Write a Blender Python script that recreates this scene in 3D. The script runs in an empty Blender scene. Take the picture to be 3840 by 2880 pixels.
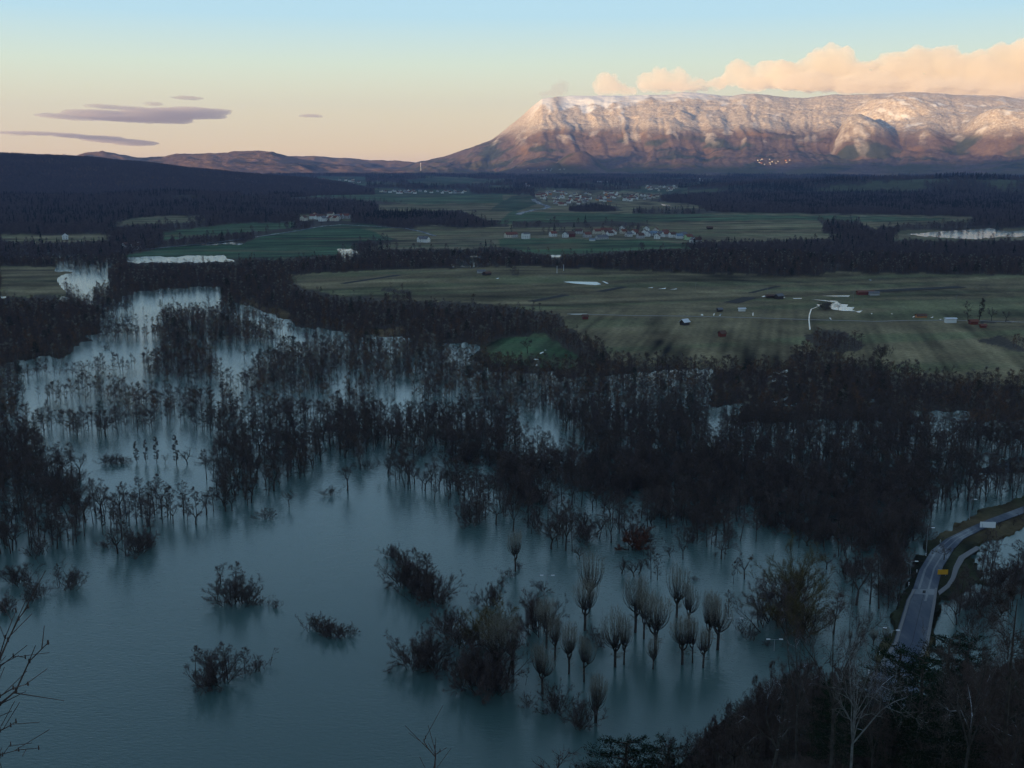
import bpy, math, random
import numpy as np
from mathutils import Vector, Matrix, Euler

# ------------------------------------------------------------------ camera, sky, sun, exposure
S = bpy.context.scene
COL = S.collection
CAM_H = 120.0
FPX = 4118.0                      # focal length in pixels of the 3840 px wide photograph
PITCH = math.atan((1440 - 617) / FPX)
cam = bpy.data.cameras.new("camera")
cam.sensor_width = 36.0
cam.lens = 36.0 * FPX / 3840.0
cam.clip_start = 0.5
cam.clip_end = 90000.0
cam_o = bpy.data.objects.new("camera", cam)
cam_o.location = (0, 0, CAM_H)
cam_o.rotation_euler = (math.pi / 2 - PITCH, 0, 0)
COL.objects.link(cam_o)
S.camera = cam_o

SUN_EL = math.radians(2.9)
SUN_AZ = math.radians(36.0)       # behind the camera, to the left
to_sun = Vector((-math.sin(SUN_AZ) * math.cos(SUN_EL), -math.cos(SUN_AZ) * math.cos(SUN_EL), math.sin(SUN_EL)))
sl = bpy.data.lights.new("sun", 'SUN')
sl.energy = 5.0
sl.color = (1.0, 0.68, 0.33)
sl.angle = math.radians(0.5)
so = bpy.data.objects.new("sun", sl)
so.rotation_euler = to_sun.to_track_quat('Z', 'Y').to_euler()
so.location = to_sun * 3000
COL.objects.link(so)

W = bpy.data.worlds.new("World")
S.world = W
W.use_nodes = True
wn, wl = W.node_tree.nodes, W.node_tree.links
bg = wn['Background']
sky = wn.new('ShaderNodeTexSky')
sky.sky_type = 'NISHITA'
sky.sun_disc = False
sky.sun_elevation = SUN_EL
sky.sun_rotation = math.atan2(to_sun.x, to_sun.y)
sky.altitude = 500
sky.air_density = 1.0
sky.dust_density = 0.6
sky.ozone_density = 2.0
tc = wn.new('ShaderNodeTexCoord')
sx = wn.new('ShaderNodeSeparateXYZ')
wl.new(tc.outputs['Generated'], sx.inputs[0])
# tint of the clear dawn sky by height: warm belt at the horizon, pale cyan above, deeper overhead
rp = wn.new('ShaderNodeValToRGB')
cr = rp.color_ramp
SKY = [(0.0, (0.88, 0.62, 0.42)), (0.012, (0.98, 0.73, 0.41)), (0.045, (0.93, 0.80, 0.47)), (0.085, (0.73, 0.82, 0.62)),
       (0.125, (0.48, 0.72, 0.80)), (0.18, (0.40, 0.66, 0.84)), (0.34, (0.31, 0.51, 0.69)), (0.6, (0.20, 0.31, 0.44)), (1.0, (0.14, 0.20, 0.29))]
while len(cr.elements) < len(SKY):
    cr.elements.new(0.5)
for e, (p, c) in zip(cr.elements, SKY):
    e.position = p
    e.color = (*c, 1)
wl.new(sx.outputs['Z'], rp.inputs[0])
gain = wn.new('ShaderNodeMix'); gain.data_type = 'RGBA'; gain.blend_type = 'MULTIPLY'; gain.inputs[0].default_value = 1
gain.inputs[7].default_value = (11, 11, 11, 1)
wl.new(rp.outputs[0], gain.inputs[6])
mx = wn.new('ShaderNodeMix'); mx.data_type = 'RGBA'; mx.inputs[0].default_value = 0.88
wl.new(sky.outputs[0], mx.inputs[6]); wl.new(gain.outputs[2], mx.inputs[7])
wl.new(mx.outputs[2], bg.inputs[0])
bg.inputs[1].default_value = 0.0400

S.view_settings.view_transform = 'Standard'
S.view_settings.look = 'None'
S.view_settings.exposure = 1.6
S.view_settings.gamma = 1.0
S.view_settings.use_curve_mapping = False
S.render.engine = 'CYCLES'
S.cycles.max_bounces = 5
S.cycles.diffuse_bounces = 2
S.cycles.glossy_bounces = 2
S.cycles.transparent_max_bounces = 8
S.cycles.transmission_bounces = 2
S.cycles.volume_bounces = 4
S.cycles.use_denoising = True
S.cycles.sample_clamp_indirect = 2.0

# ------------------------------------------------------------------ helpers
rng = np.random.default_rng(7)
random.seed(7)
cp, sp_ = math.cos(PITCH), math.sin(PITCH)

def ray(fx, fy):
    a = (fx - 1920.0) / FPX
    b = -(fy - 1440.0) / FPX
    return a, cp + b * sp_, -sp_ + b * cp          # x, y, z

def project(x, y, z):
    z = z - CAM_H
    d = y * cp - z * sp_
    u = y * sp_ + z * cp
    return 1920 + FPX * x / d, 1440 - FPX * u / d

def _hash(ix, iy, seed):
    h = (ix.astype(np.int64) * 374761393 + iy.astype(np.int64) * 668265263 + seed * 1442695041) & 0x7fffffff
    h = ((h ^ (h >> 13)) * 1274126177) & 0x7fffffff
    return (h ^ (h >> 16)) & 0x7fffffff

def perlin(x, y, seed=0):
    x = np.asarray(x, float); y = np.asarray(y, float)
    x0 = np.floor(x); y0 = np.floor(y)
    fx, fy = x - x0, y - y0
    u = fx * fx * fx * (fx * (fx * 6 - 15) + 10); v = fy * fy * fy * (fy * (fy * 6 - 15) + 10)
    def g(ix, iy, dx, dy):
        a = _hash(ix, iy, seed) / 0x7fffffff * 2 * np.pi
        return np.cos(a) * dx + np.sin(a) * dy
    n00 = g(x0, y0, fx, fy); n10 = g(x0 + 1, y0, fx - 1, fy)
    n01 = g(x0, y0 + 1, fx, fy - 1); n11 = g(x0 + 1, y0 + 1, fx - 1, fy - 1)
    return ((n00 * (1 - u) + n10 * u) * (1 - v) + (n01 * (1 - u) + n11 * u) * v) * 1.5

def fbm(x, y, octv=4, seed=0, gain=0.5):
    s = 0; a = 1.0; f = 1.0; t = 0
    for i in range(octv):
        s = s + a * perlin(x * f, y * f, seed + i * 17); t += a
        a *= gain; f *= 2.03
    return s / t

def ridged(x, y, octv=4, seed=0):
    s = 0; a = 1.0; f = 1.0; t = 0
    for i in range(octv):
        s = s + a * (1 - np.abs(perlin(x * f, y * f, seed + i * 13)) * 1.6); t += a
        a *= 0.5; f *= 2.07
    return s / t

def sstep(a, b, x):
    t = np.clip((x - a) / (b - a), 0, 1)
    return t * t * (3 - 2 * t)

def ZL(arr):      # zoom tiles of the photograph -> photograph pixels
    return arr
def T(n, pts):
    ox, oy, s = {0: (0, 0, 1), 'D': (0, 0, 3840 / 2212), 1: (0, 100, .868), 2: (1920, 100, .868), 3: (0, 900, .6026), 4: (1280, 900, .6026), 5: (2560, 900, .6026),
                 6: (0, 1800, .6511), 7: (1280, 1800, .6511), 8: (2560, 1800, .6511), 'A': (1600, 2000, .28933), 'B': (2200, 2000, .28933), 'C': (1600, 2400, .28933),
                 'V': (1900, 680, .36166), 'R': (3200, 1700, .28933), 'Q': (3000, 2100, .28933)}[n]
    return [(ox + p[0] * s, oy + p[1] * s) + tuple(p[2:]) for p in pts]

# rasters in photograph space, 1 cell = 2 px, margin 400 px
MG = 400
RW, RH = (3840 + 2 * MG) // 2, (2880 + 2 * MG) // 2
def new_raster(v=0.0, ch=None):
    return np.full((RH, RW) if ch is None else (RH, RW, ch), v, dtype=np.float32)
def paint(r, poly, val):
    P = [((x + MG) / 2, (y + MG) / 2) for x, y in poly]
    xs = [p[0] for p in P]; ys = [p[1] for p in P]
    x0, x1 = max(0, int(min(xs))), min(RW, int(max(xs)) + 2)
    y0, y1 = max(0, int(min(ys))), min(RH, int(max(ys)) + 2)
    if x1 <= x0 or y1 <= y0: return
    X, Y = np.meshgrid(np.arange(x0, x1) + .5, np.arange(y0, y1) + .5)
    ins = np.zeros(X.shape, bool)
    n = len(P)
    for i in range(n):
        ax, ay = P[i]; bx, by = P[(i + 1) % n]
        if ay == by: continue
        c = ((ay > Y) != (by > Y)) & (X < (bx - ax) * (Y - ay) / (by - ay) + ax)
        ins ^= c
    r[y0:y1, x0:x1][ins] = val
def look(r, fx, fy):
    i = np.clip(((fx + MG) / 2).astype(int), 0, RW - 1)
    j = np.clip(((fy + MG) / 2).astype(int), 0, RH - 1)
    return r[j, i]
def look_s(r, fx, fy):   # bilinear
    x = np.clip((fx + MG) / 2 - .5, 0, RW - 2.001); y = np.clip((fy + MG) / 2 - .5, 0, RH - 2.001)
    i = x.astype(int); j = y.astype(int); u = (x - i); v = (y - j)
    if r.ndim == 3: u = u[..., None]; v = v[..., None]
    return (r[j, i] * (1 - u) + r[j, i + 1] * u) * (1 - v) + (r[j + 1, i] * (1 - u) + r[j + 1, i + 1] * u) * v

# ------------------------------------------------------------------ land use read off the photograph
LAND = new_raster(1.0)           # 1 land, 0 flooded
DEN = new_raster(0.0)            # tree density
CON = new_raster(0.0)            # share of dark conifers
COLR = new_raster(0.0, 3)        # ground colour
FLD = new_raster(0.0)            # 1 = open field
FOREST_FLOOR = (.055, .045, .036)
COLR[:] = FOREST_FLOOR
G_BRIGHT = (.056, .088, .046); G_OLIVE = (.150, .122, .068); G_DULL = (.142, .120, .072); G_DARK = (.036, .058, .034)
BROWN = (.105, .072, .038); SOIL = (.024, .020, .017)
def field(poly, c, den=0.0):
    paint(LAND, poly, 1); paint(DEN, poly, den); paint(COLR, poly, c); paint(FLD, poly, 1)
def water(poly, den=0.0):
    paint(LAND, poly, 0); paint(DEN, poly, den); paint(FLD, poly, 0)
def wood(poly, den=1.0, con=0.0, land=None):
    paint(DEN, poly, den); paint(CON, poly, con); paint(FLD, poly, 0); paint(COLR, poly, FOREST_FLOOR)
    if land is not None: paint(LAND, poly, land)

# far valley
full = [(-400, 560), (4240, 560), (4240, 760), (-400, 760)]
paint(DEN, full, .42); paint(COLR, full, G_DARK)
wood([(-400, 735), (4240, 735), (4240, 1000), (-400, 1000)], 1.0, .08)
wood(T(1, [(-300, 700), (1130, 735), (1500, 745), (1780, 775), (1700, 860), (1180, 860), (900, 850), (700, 850), (0, 905), (-300, 905)]), 1.0, .3)
wood(T(2, [(900, 740), (1400, 690), (1700, 672), (2300, 700), (2300, 800), (1700, 815), (1200, 790)]), 1.0, .55)
field(T(1, [(0, 716), (130, 714), (460, 718), (440, 728), (0, 722)]), G_OLIVE)
field(T(1, [(740, 724), (800, 718), (920, 728), (830, 742), (740, 738)]), G_OLIVE)
field(T(1, [(1150, 736), (1300, 726), (2212, 728), (2212, 770), (1780, 775), (1500, 748)]), G_BRIGHT)
field(T(1, [(1190, 700), (1320, 692), (1330, 704), (1240, 706)]), G_DULL)
field(T(1, [(1740, 668), (1900, 655), (2100, 662), (2100, 680), (1850, 686)]), G_DARK)
field(T(1, [(1620, 778), (1790, 772), (2212, 768), (2212, 850), (2110, 840), (1980, 796), (1760, 803), (1640, 797)]), G_OLIVE)
wood(T(1, [(1540, 830), (1800, 795), (2010, 810), (2110, 845), (2080, 870), (1950, 880), (1800, 862), (1560, 850)]), 1, .5)
field(T(1, [(1790, 872), (1880, 866), (2000, 880), (1960, 890), (1840, 890)]), G_OLIVE)
field(T(1, [(400, 860), (680, 824), (860, 827), (930, 837), (800, 852), (500, 864)]), G_OLIVE)
field(T(1, [(700, 895), (1000, 860), (1260, 855), (1300, 866), (1250, 878), (900, 906), (700, 925)]), G_BRIGHT)
field(T(1, [(540, 1000), (560, 985), (700, 960), (860, 942), (1060, 935), (1160, 902), (1480, 860), (1620, 864), (1790, 902), (1760, 915), (1520, 935), (1500, 955), (1200, 1000)]), (.044, .082, .044))
field(T(1, [(0, 903), (200, 905), (400, 901), (480, 903), (470, 926), (200, 936), (0, 930)]), G_OLIVE)
field(T(1, [(1550, 960), (1700, 932), (1900, 920), (2212, 905), (2212, 950), (2000, 962)]), G_DULL)
field(T(1, [(1560, 880), (1700, 880), (1960, 880), (2212, 872), (2212, 905), (1820, 925), (1740, 935), (1700, 915)]), G_OLIVE)
# T2 fields
field(T(2, [(-40, 730), (80, 733), (100, 760), (180, 775), (260, 772), (520, 792), (800, 812), (1150, 812), (1700, 822), (2080, 830), (1960, 850), (1700, 856), (1440, 905), (1380, 920), (1000, 930), (600, 940), (0, 920)]), G_OLIVE)
field(T(2, [(0, 800), (400, 815), (1100, 822), (1900, 832), (1700, 850), (900, 845), (100, 862), (-60, 856)]), G_BRIGHT)
field(T(2, [(0, 735), (90, 738), (120, 770), (20, 800), (-100, 800)]), G_DARK)
field(T(2, [(330, 762), (520, 752), (760, 768), (900, 790), (700, 795), (500, 792)]), G_OLIVE)
field(T(2, [(460, 712), (560, 706), (760, 712), (760, 726), (520, 730)]), G_DARK)
field(T(2, [(-60, 918), (60, 916), (560, 925), (760, 940), (780, 960), (560, 965), (300, 985), (110, 985), (-60, 950)]), G_BRIGHT)
wood(T(2, [(250, 770), (420, 775), (480, 800), (410, 806), (250, 800)]), 1, .2)
wood(T(2, [(520, 790), (760, 800), (860, 800), (900, 812), (760, 822), (520, 816)]), 1, .4)
wood(T(2, [(0, 848), (240, 850), (460, 846), (560, 856), (640, 868), (330, 872), (0, 876)]), .9, .2)
wood(T(2, [(1320, 840), (1480, 845), (1560, 880), (1480, 905), (1340, 895), (1350, 875)]), .9, .2)
wood(T(2, [(1560, 870), (2300, 850), (2300, 900), (1700, 890)]), .8, .2)
field(T(2, [(1680, 885), (2300, 875), (2300, 925), (1900, 930), (1640, 925)]), G_DULL)
field(T('V', [(280, 110), (450, 100), (660, 100), (1100, 110), (1400, 130), (1600, 140), (1620, 190), (1400, 215), (1050, 230), (860, 245), (600, 268), (480, 262), (360, 215), (290, 170)]), G_DULL, .12)
field(T('V', [(1440, 45), (1780, 50), (1780, 112), (1440, 100)]), G_DULL, .1)
field(T('V', [(0, 560), (300, 540), (900, 520), (1400, 500), (1700, 530), (2020, 600), (2010, 645), (1500, 610), (900, 600), (0, 600)]), G_DULL, .16)
field(T(1, [(1040, 712), (1160, 712), (1160, 732), (1040, 730)]), G_DARK, .1); field(T(1, [(1620, 708), (2030, 708), (2030, 726), (1620, 726)]), G_DARK, .1)
field(T(1, [(1290, 812), (1510, 812), (1530, 850), (1290, 846)]), G_DULL, .1); field(T(1, [(1370, 650), (1580, 650), (1580, 692), (1370, 692)]), G_DARK, .1)
# forest band before the village
wood([(-400, 985), (4240, 985), (4240, 1100), (-400, 1100)], 1.0, .05)
field(T(1, [(540, 1000), (560, 985), (1500, 935), (1560, 960), (1450, 985), (1200, 1004), (900, 1000)]), (.044, .078, .044))
# near land
wood([(-400, 1060), (4240, 1060), (4240, 1500), (-400, 1500)], 1.0, .03)
field(T('D', [(610, 600), (700, 592), (1000, 588), (1200, 588), (1500, 598), (1760, 604), (1790, 596), (2000, 602), (2500, 612), (2500, 900), (2212, 860), (2120, 845), (1980, 820), (1900, 800),
              (1790, 800), (1700, 800), (1560, 802), (1440, 790), (1340, 790), (1290, 760), (1230, 720), (1210, 680), (1120, 665), (1000, 655), (860, 650), (720, 640), (650, 625)]), G_OLIVE)
field(T('D', [(1010, 760), (1080, 735), (1130, 720), (1180, 700), (1215, 712), (1240, 740), (1290, 775), (1240, 800), (1100, 795), (1030, 775)]), (.056, .082, .042))
field(T('D', [(1120, 690), (1180, 680), (1210, 700), (1200, 712), (1120, 712)]), BROWN)
field(T('D', [(0, 575), (120, 578), (235, 585), (240, 612), (150, 640), (80, 650), (0, 640)]), G_OLIVE)
field(T(3, [(1430, 410), (1530, 370), (1880, 470), (1890, 540), (1760, 515), (1640, 490)]), BROWN)
field(T(4, [(100, 570), (330, 545), (450, 575), (440, 600), (150, 600)]), BROWN)
field(T(4, [(1280, 830), (1450, 800), (1720, 800), (1720, 830), (1460, 850), (1290, 870)]), BROWN)
# brush inside the big field
wood(T(5, [(750, 590), (820, 560), (1000, 560), (1140, 660), (1120, 690), (1000, 700), (800, 670)]), .9, .05)
wood(T(5, [(680, 740), (740, 710), (870, 740), (830, 770), (700, 780)]), .9, 0)
wood(T(5, [(1840, 620), (1960, 600), (2124, 680), (2200, 730), (2124, 710), (1980, 665), (1860, 640)]), .7, 0)
wood(T(5, [(1860, 505), (2040, 500), (2050, 515), (1860, 520)]), .6, .0)
wood(T(5, [(1030, 770), (1500, 870), (1560, 900), (1900, 930), (2200, 1000), (2200, 1100), (0, 1100), (0, 960), (440, 880), (700, 830), (760, 760)]), 1, .02)
field(T(5, [(160, 960), (240, 950), (290, 1000), (330, 1040), (160, 1060)]), (.05, .066, .040))
wood(T(4, [(260, 325), (330, 315), (440, 325), (440, 345), (260, 335)]), 1, 0)
wood(T(4, [(1060, 238), (1110, 238), (1110, 246), (1060, 246)]), 1, 0)
# flooded country
water([(-400, 1480), (4240, 1480), (4240, 3300), (-400, 3300)])
water(T('D', [(0, 640), (80, 655), (150, 640), (126, 600), (180, 583), (240, 585), (480, 615), (500, 650), (640, 700), (700, 712), (900, 735), (1000, 745), (1040, 800), (1060, 900), (0, 900)]), .9)
wood(T('D', [(1035, 792), (1300, 800), (2400, 840), (2400, 886), (1530, 886), (1300, 862), (1040, 852)]), 1.0, .03, 1)
water(T(3, [(360, 240), (400, 215), (490, 200), (680, 200), (680, 260), (590, 275), (560, 345), (480, 330), (430, 300), (490, 275)]))
water(T('D', [(272, 556), (480, 552), (490, 562), (275, 566)]))
water(T(1, [(860, 942), (1000, 932), (1062, 934), (1030, 943)]))
water(T(3, [(790, 118), (1080, 106), (1400, 118), (1480, 130), (1300, 140), (800, 140)]))
water(T(3, [(250, 85), (300, 80), (470, 85), (470, 110), (280, 112)]), .25)
water(T(3, [(90, 55), (170, 50), (170, 72), (90, 75)]), .2)
water(T(3, [(350, 130), (700, 130), (700, 200), (350, 200)]), .5)
water(T(4, [(-20, 60), (50, 55), (150, 90), (150, 125), (30, 140), (0, 130)]), .45)
water(T(4, [(640, 120), (820, 130), (880, 130), (850, 190), (700, 190)]), .35)
water(T(4, [(800, 95), (970, 97), (970, 115), (800, 112)]), .2)
water(T(5, [(740, 118), (860, 110), (1000, 120), (1010, 140), (850, 145), (800, 125)]), .05)
water(T(2, [(1690, 900), (1900, 880), (2070, 868), (2140, 885), (2212, 880), (2212, 905), (2120, 910), (1980, 920), (1900, 915)]), .05)
water(T(2, [(165, 985), (215, 985), (215, 1000), (165, 1000)]), .1)
# flooded woods: left side
def fw(t, p, d, land=0): wood(T(t, p), d, .03, land)
fw(3, [(-300, 350), (120, 360), (330, 350), (500, 400), (640, 420), (640, 600), (520, 640), (500, 700), (380, 745), (260, 730), (100, 750), (60, 780), (-300, 800)], 1.0, 1)
fw(3, [(-300, 800), (60, 800), (110, 960), (170, 1000), (200, 1240), (150, 1300), (-300, 1300)], 1.0)
fw(3, [(680, 200), (790, 160), (1400, 160), (1760, 190), (1800, 300), (1900, 470), (1700, 430), (1530, 365), (1400, 380), (1380, 290), (1100, 300), (780, 330), (680, 260)], 1.0, 1)
water(T(3, [(780, 400), (860, 330), (1000, 330), (1100, 320), (1380, 300), (1370, 385), (1280, 400), (1060, 410), (900, 420)]), .12)
water(T(3, [(640, 430), (720, 400), (1000, 420), (1020, 560), (920, 600), (640, 590), (640, 520)]), .4)
fw(3, [(1000, 420), (1060, 400), (1340, 395), (1500, 480), (1720, 560), (1750, 645), (1400, 655), (1250, 620), (1020, 600)], 1.0)
water(T(3, [(1420, 420), (1500, 425), (1650, 490), (1760, 520), (1880, 560), (2124, 580), (2124, 660), (1900, 620), (1760, 590), (1700, 540), (1500, 460)]))
fw(3, [(540, 590), (920, 585), (920, 610), (560, 615)], .8)
water(T(3, [(80, 760), (250, 740), (400, 760), (500, 640), (930, 615), (1000, 640), (980, 720), (900, 780), (600, 810), (470, 830), (240, 830), (150, 850)]))
fw(3, [(480, 810), (640, 790), (900, 770), (930, 800), (650, 820)], .55)
fw(3, [(990, 690), (1180, 650), (1330, 720), (1340, 800), (1350, 885), (1200, 885), (930, 865), (900, 800)], 1.0)
water(T(3, [(1160, 660), (1400, 660), (1740, 645), (1740, 720), (1600, 760), (1560, 860), (1500, 900), (1380, 880), (1340, 720)]), .10)
fw(3, [(1580, 830), (1700, 790), (2124, 740), (2124, 800), (1990, 815), (1980, 945), (1800, 965), (1700, 960), (1600, 905), (1540, 890)], .95)
water(T(3, [(150, 860), (470, 850), (930, 800), (930, 870), (1200, 890), (1400, 900), (1700, 980), (2124, 980), (2124, 1080), (1700, 1020), (1300, 980), (800, 960), (500, 950), (150, 1000)]), .08)
fw(3, [(480, 900), (740, 890), (770, 955), (640, 985), (500, 960)], .75)
fw(3, [(60, 1020), (500, 990), (760, 1020), (1000, 1050), (1300, 1040), (1600, 1060), (1900, 1090), (2300, 1080), (2300, 1300), (2124, 1340), (1960, 1420), (1700, 1500), (1560, 1480), (1330, 1400),
       (1320, 1220), (1130, 1150), (1080, 1180), (850, 1195), (640, 1215), (400, 1205), (200, 1245), (60, 1240)], .78)
water(T(3, [(150, 1000), (500, 980), (760, 1020), (700, 1100), (560, 1140), (200, 1160)]), .42)
fw(3, [(370, 1180), (620, 1185), (620, 1225), (400, 1225)], 1.0)
water(T(3, [(220, 1250), (650, 1215), (1130, 1160), (1330, 1230), (1330, 1390), (1220, 1390), (1200, 1400), (640, 1420), (540, 1560), (500, 1500), (420, 1280)]))
fw(3, [(-300, 1260), (230, 1250), (300, 1420), (420, 1400), (520, 1480), (470, 1560), (500, 1900), (-300, 1900)], 1.0)
fw(6, [(-300, 50), (260, 0), (430, 220), (500, 300), (430, 360), (330, 410), (200, 440), (60, 440), (-300, 470)], .85)
fw(6, [(430, 190), (640, 150), (900, 90), (1100, 20), (1250, -40), (1500, -120), (1750, -120), (1640, 70), (1300, 190), (1120, 235), (900, 310), (700, 330), (520, 320)], .80)
fw(3, [(1330, 1400), (1620, 1360), (1860, 1380), (1960, 1440), (1760, 1560), (1560, 1650), (1350, 1640)], .85)
fw(3, [(520, 1640), (760, 1560), (1000, 1560), (1350, 1480), (1350, 1700), (500, 1720)], .6)
# centre
fw(4, [(-300, 420), (260, 420), (700, 400), (1100, 470), (1400, 485), (1330, 560), (1170, 600), (850, 645), (620, 650), (560, 620), (450, 600), (430, 560), (330, 545), (100, 565), (-300, 540)], 1.0, 1)
fw(4, [(1230, 560), (1420, 560), (1600, 700), (1560, 760), (1440, 700), (1300, 620)], 1.0, 1)
fw(4, [(-100, 730), (330, 720), (480, 640), (640, 660), (780, 720), (950, 820), (1300, 830), (1330, 870), (1480, 850), (1700, 835), (2300, 800), (2300, 2700), (1900, 1640), (1650, 1590), (1430, 1550), (1200, 1500), (1170, 1340), (1110, 1310),
       (1050, 1390), (850, 1410), (700, 1385), (560, 1320), (420, 1360), (300, 1310), (200, 1290), (150, 1440), (40, 1350), (-100, 1200)], .95)
water(T(4, [(620, 640), (780, 645), (850, 670), (830, 720), (760, 740), (640, 700)]), .1)
water(T(4, [(-60, 830), (240, 870), (500, 895), (430, 960), (560, 1000), (860, 1000), (860, 1120), (720, 1110), (560, 1085), (390, 1140), (300, 1160), (260, 1090), (130, 1100), (-60, 1080)]), .04)
fw(4, [(130, 880), (330, 900), (340, 960), (270, 1050), (80, 1090), (-40, 1080), (-40, 960)], .5)
water(T(4, [(1020, 880), (1360, 930), (1360, 960), (1080, 960)]), .5)
water(T(4, [(700, 1110), (1060, 1080), (1330, 1090), (1400, 1200), (1560, 1330), (1540, 1400), (1160, 1300), (1080, 1180)]), .42)
water(T(4, [(700, 1400), (850, 1425), (1060, 1395), (1110, 1320), (1180, 1340), (1060, 1480), (960, 1600), (800, 1540)]))
# right
fw(5, [(-100, 1050), (2300, 950), (2300, 1700), (-100, 1700)], .95)
fw(5, [(330, 1040), (2400, 940), (2400, 1130), (1440, 1140), (900, 1120), (330, 1150)], 1.0, 1)
water(T(5, [(145, 1055), (330, 1055), (330, 1110), (250, 1150), (330, 1250), (150, 1300)]), .18)
water(T(5, [(480, 1180), (900, 1110), (1180, 1180), (1180, 1260), (700, 1310), (460, 1300)]), .55)
water(T(5, [(1440, 1070), (1760, 1070), (1760, 1120), (1640, 1300), (1560, 1330), (1560, 1130)]), .3)
water(T(5, [(720, 1360), (880, 1350), (880, 1400), (740, 1400)]), .3)
fw(8, [(-650, -40), (2100, -120), (1500, 270), (1420, 400), (1330, 580), (1240, 730), (1060, 720), (930, 560), (1180, 450), (940, 330), (560, 290), (100, 240), (-300, 60)], .9)
water(T(8, [(0, 230), (100, 250), (560, 300), (940, 340), (1190, 450), (1180, 700), (1220, 760), (900, 1200), (0, 1900), (-2000, 1900), (-1800, 200), (-1000, 100), (-560, 60), (-200, 180)]), 0)
fw(8, [(330, 300), (560, 310), (940, 350), (1160, 460), (1180, 700), (1060, 730), (960, 600), (760, 360)], .33)
water(T(8, [(1400, 300), (1480, 280), (1560, 290), (1440, 390), (1400, 430)]))
water(T(5, [(1760, 1440), (1800, 1360), (1880, 1330), (1960, 1370), (1900, 1400)]))
field(T(5, [(1750, 1450), (1990, 1375), (2300, 1340), (2300, 1580), (2124, 1600), (1980, 1560), (1860, 1510), (1770, 1470)]), (.045, .045, .05))
field(T(5, [(1860, 1330), (1930, 1320), (2010, 1350), (1960, 1362), (1880, 1350)]), (.09, .085, .08))
water(T(5, [(1770, 1470), (1860, 1500), (1900, 1550), (1870, 1590), (1780, 1520)]), .1)
water(T(5, [(1740, 1560), (1900, 1580), (2300, 1640), (2300, 1760), (1740, 1760)]), .3)
water(T(8, [(1400, 0), (2300, -60), (2300, 90), (1800, 190), (1600, 260), (1480, 260)]), .65)
water(T(8, [(1480, 720), (1690, 480), (1966, 300), (2600, 200), (2600, 1300), (1440, 1300)]), .45)
fw(7, [(420, 50), (700, 80), (900, -20), (1150, 40), (1500, 150), (1730, 330), (1700, 400), (1500, 360), (1300, 400), (1150, 330), (900, 200), (790, 240), (560, 120)], .78)
fw(4, [(960, 1500), (1060, 1410), (1180, 1360), (1270, 1500), (1250, 1660), (1100, 1660)], .95)
fw(4, [(560, 1480), (700, 1430), (840, 1600), (760, 1650), (600, 1580)], .7)
fw(8, [(-300, 180), (100, 250), (560, 290), (940, 330), (1190, 450), (1190, 560), (900, 500), (500, 420), (100, 380), (-200, 300)], .72)
fw(4, [(200, 1300), (430, 1330), (480, 1500), (520, 1570), (330, 1540), (280, 1480)], .7)
# road embankment and the grass beside it
VERGE = (.026, .030, .016)
field(T(8, [(1040, 1180), (1130, 1010), (1240, 740), (1290, 600), (1340, 480), (1400, 395), (1500, 320), (1600, 250), (1740, 185), (1966, 100), (2500, 0), (2500, 200), (1966, 270), (1800, 345), (1690, 440),
            (1720, 520), (1690, 590), (1800, 580), (1870, 510), (1966, 520), (1880, 560), (1800, 600), (1620, 630), (1540, 690), (1475, 720), (1440, 980), (1300, 1180)]), VERGE)

def WARPED(fx, fy, amp=1.0):
    s = np.clip((fy - 617) / 900, .05, 1.5) * amp
    nx = fbm(fx / 70, fy / 45, 4, 91, .6); ny = fbm(fx / 70 + 40, fy / 45 + 9, 4, 57, .6)
    return fx + nx * 50 * s, fy + ny * 22 * s

# ------------------------------------------------------------------ terrain heights
def shore_r(az_deg):
    pts = [(-180, 60), (-40, 100), (-10, 125), (0, 150), (4, 178), (8, 196), (11, 222), (14, 240), (16, 246), (18, 244), (20, 236), (24, 240), (30, 245), (60, 260), (100, 200), (180, 60)]
    return np.interp(az_deg, [p[0] for p in pts], [p[1] for p in pts])
def hill_z(x, y):
    r = np.hypot(x, y); az = np.degrees(np.arctan2(x, y))
    rs = shore_r(az) * (1 + .03 * fbm(x / 30, y / 30, 2, 5))
    s = np.clip((rs - r) / rs, 0, 1)
    w = sstep(-2, 8, az) * (1 - sstep(60, 140, az))
    kk = .42 + .43 * sstep(8, 12.5, az); a = 114 * (kk * s + (1 - kk) * s ** 3)
    b = 112 * s
    return a * w + b * (1 - w) + np.where(r < 1.0, 0, 0)
def base_z(r):
    return 36 * sstep(3200, 9800, r)
def bump_z(x, y):
    r = np.hypot(x, y)
    z = 5.5 * np.exp(-((r - 1240 - 90 * np.sin(x / 260)) / 150) ** 2) * sstep(-350, 0, x)
    z = z + road_bump(x, y)
    far = sstep(1500, 2600, r)
    z = z + 62 * np.exp(-((r - 4700) / 420) ** 2) * sstep(350, 1500, x) * (.85 + .5 * fbm(x / 500, y / 500, 3, 61)) * (y > 0)
    z = z + 26 * np.exp(-((r - 3500) / 330) ** 2) * sstep(-200, -1000, x) * (.9 + .5 * fbm(x / 400, y / 400, 3, 62)) * (y > 0)
    z = z + far * np.maximum(0, 7 * fbm(x / 700, y / 450, 3, 3) + 3)
    return z
ROADC = [(1500, 1330), (1350, 1130), (1300, 960), (1380, 690), (1400, 600), (1430, 510), (1490, 395), (1560, 330), (1680, 270), (1790, 235), (1966, 165), (2300, 60)]
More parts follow.
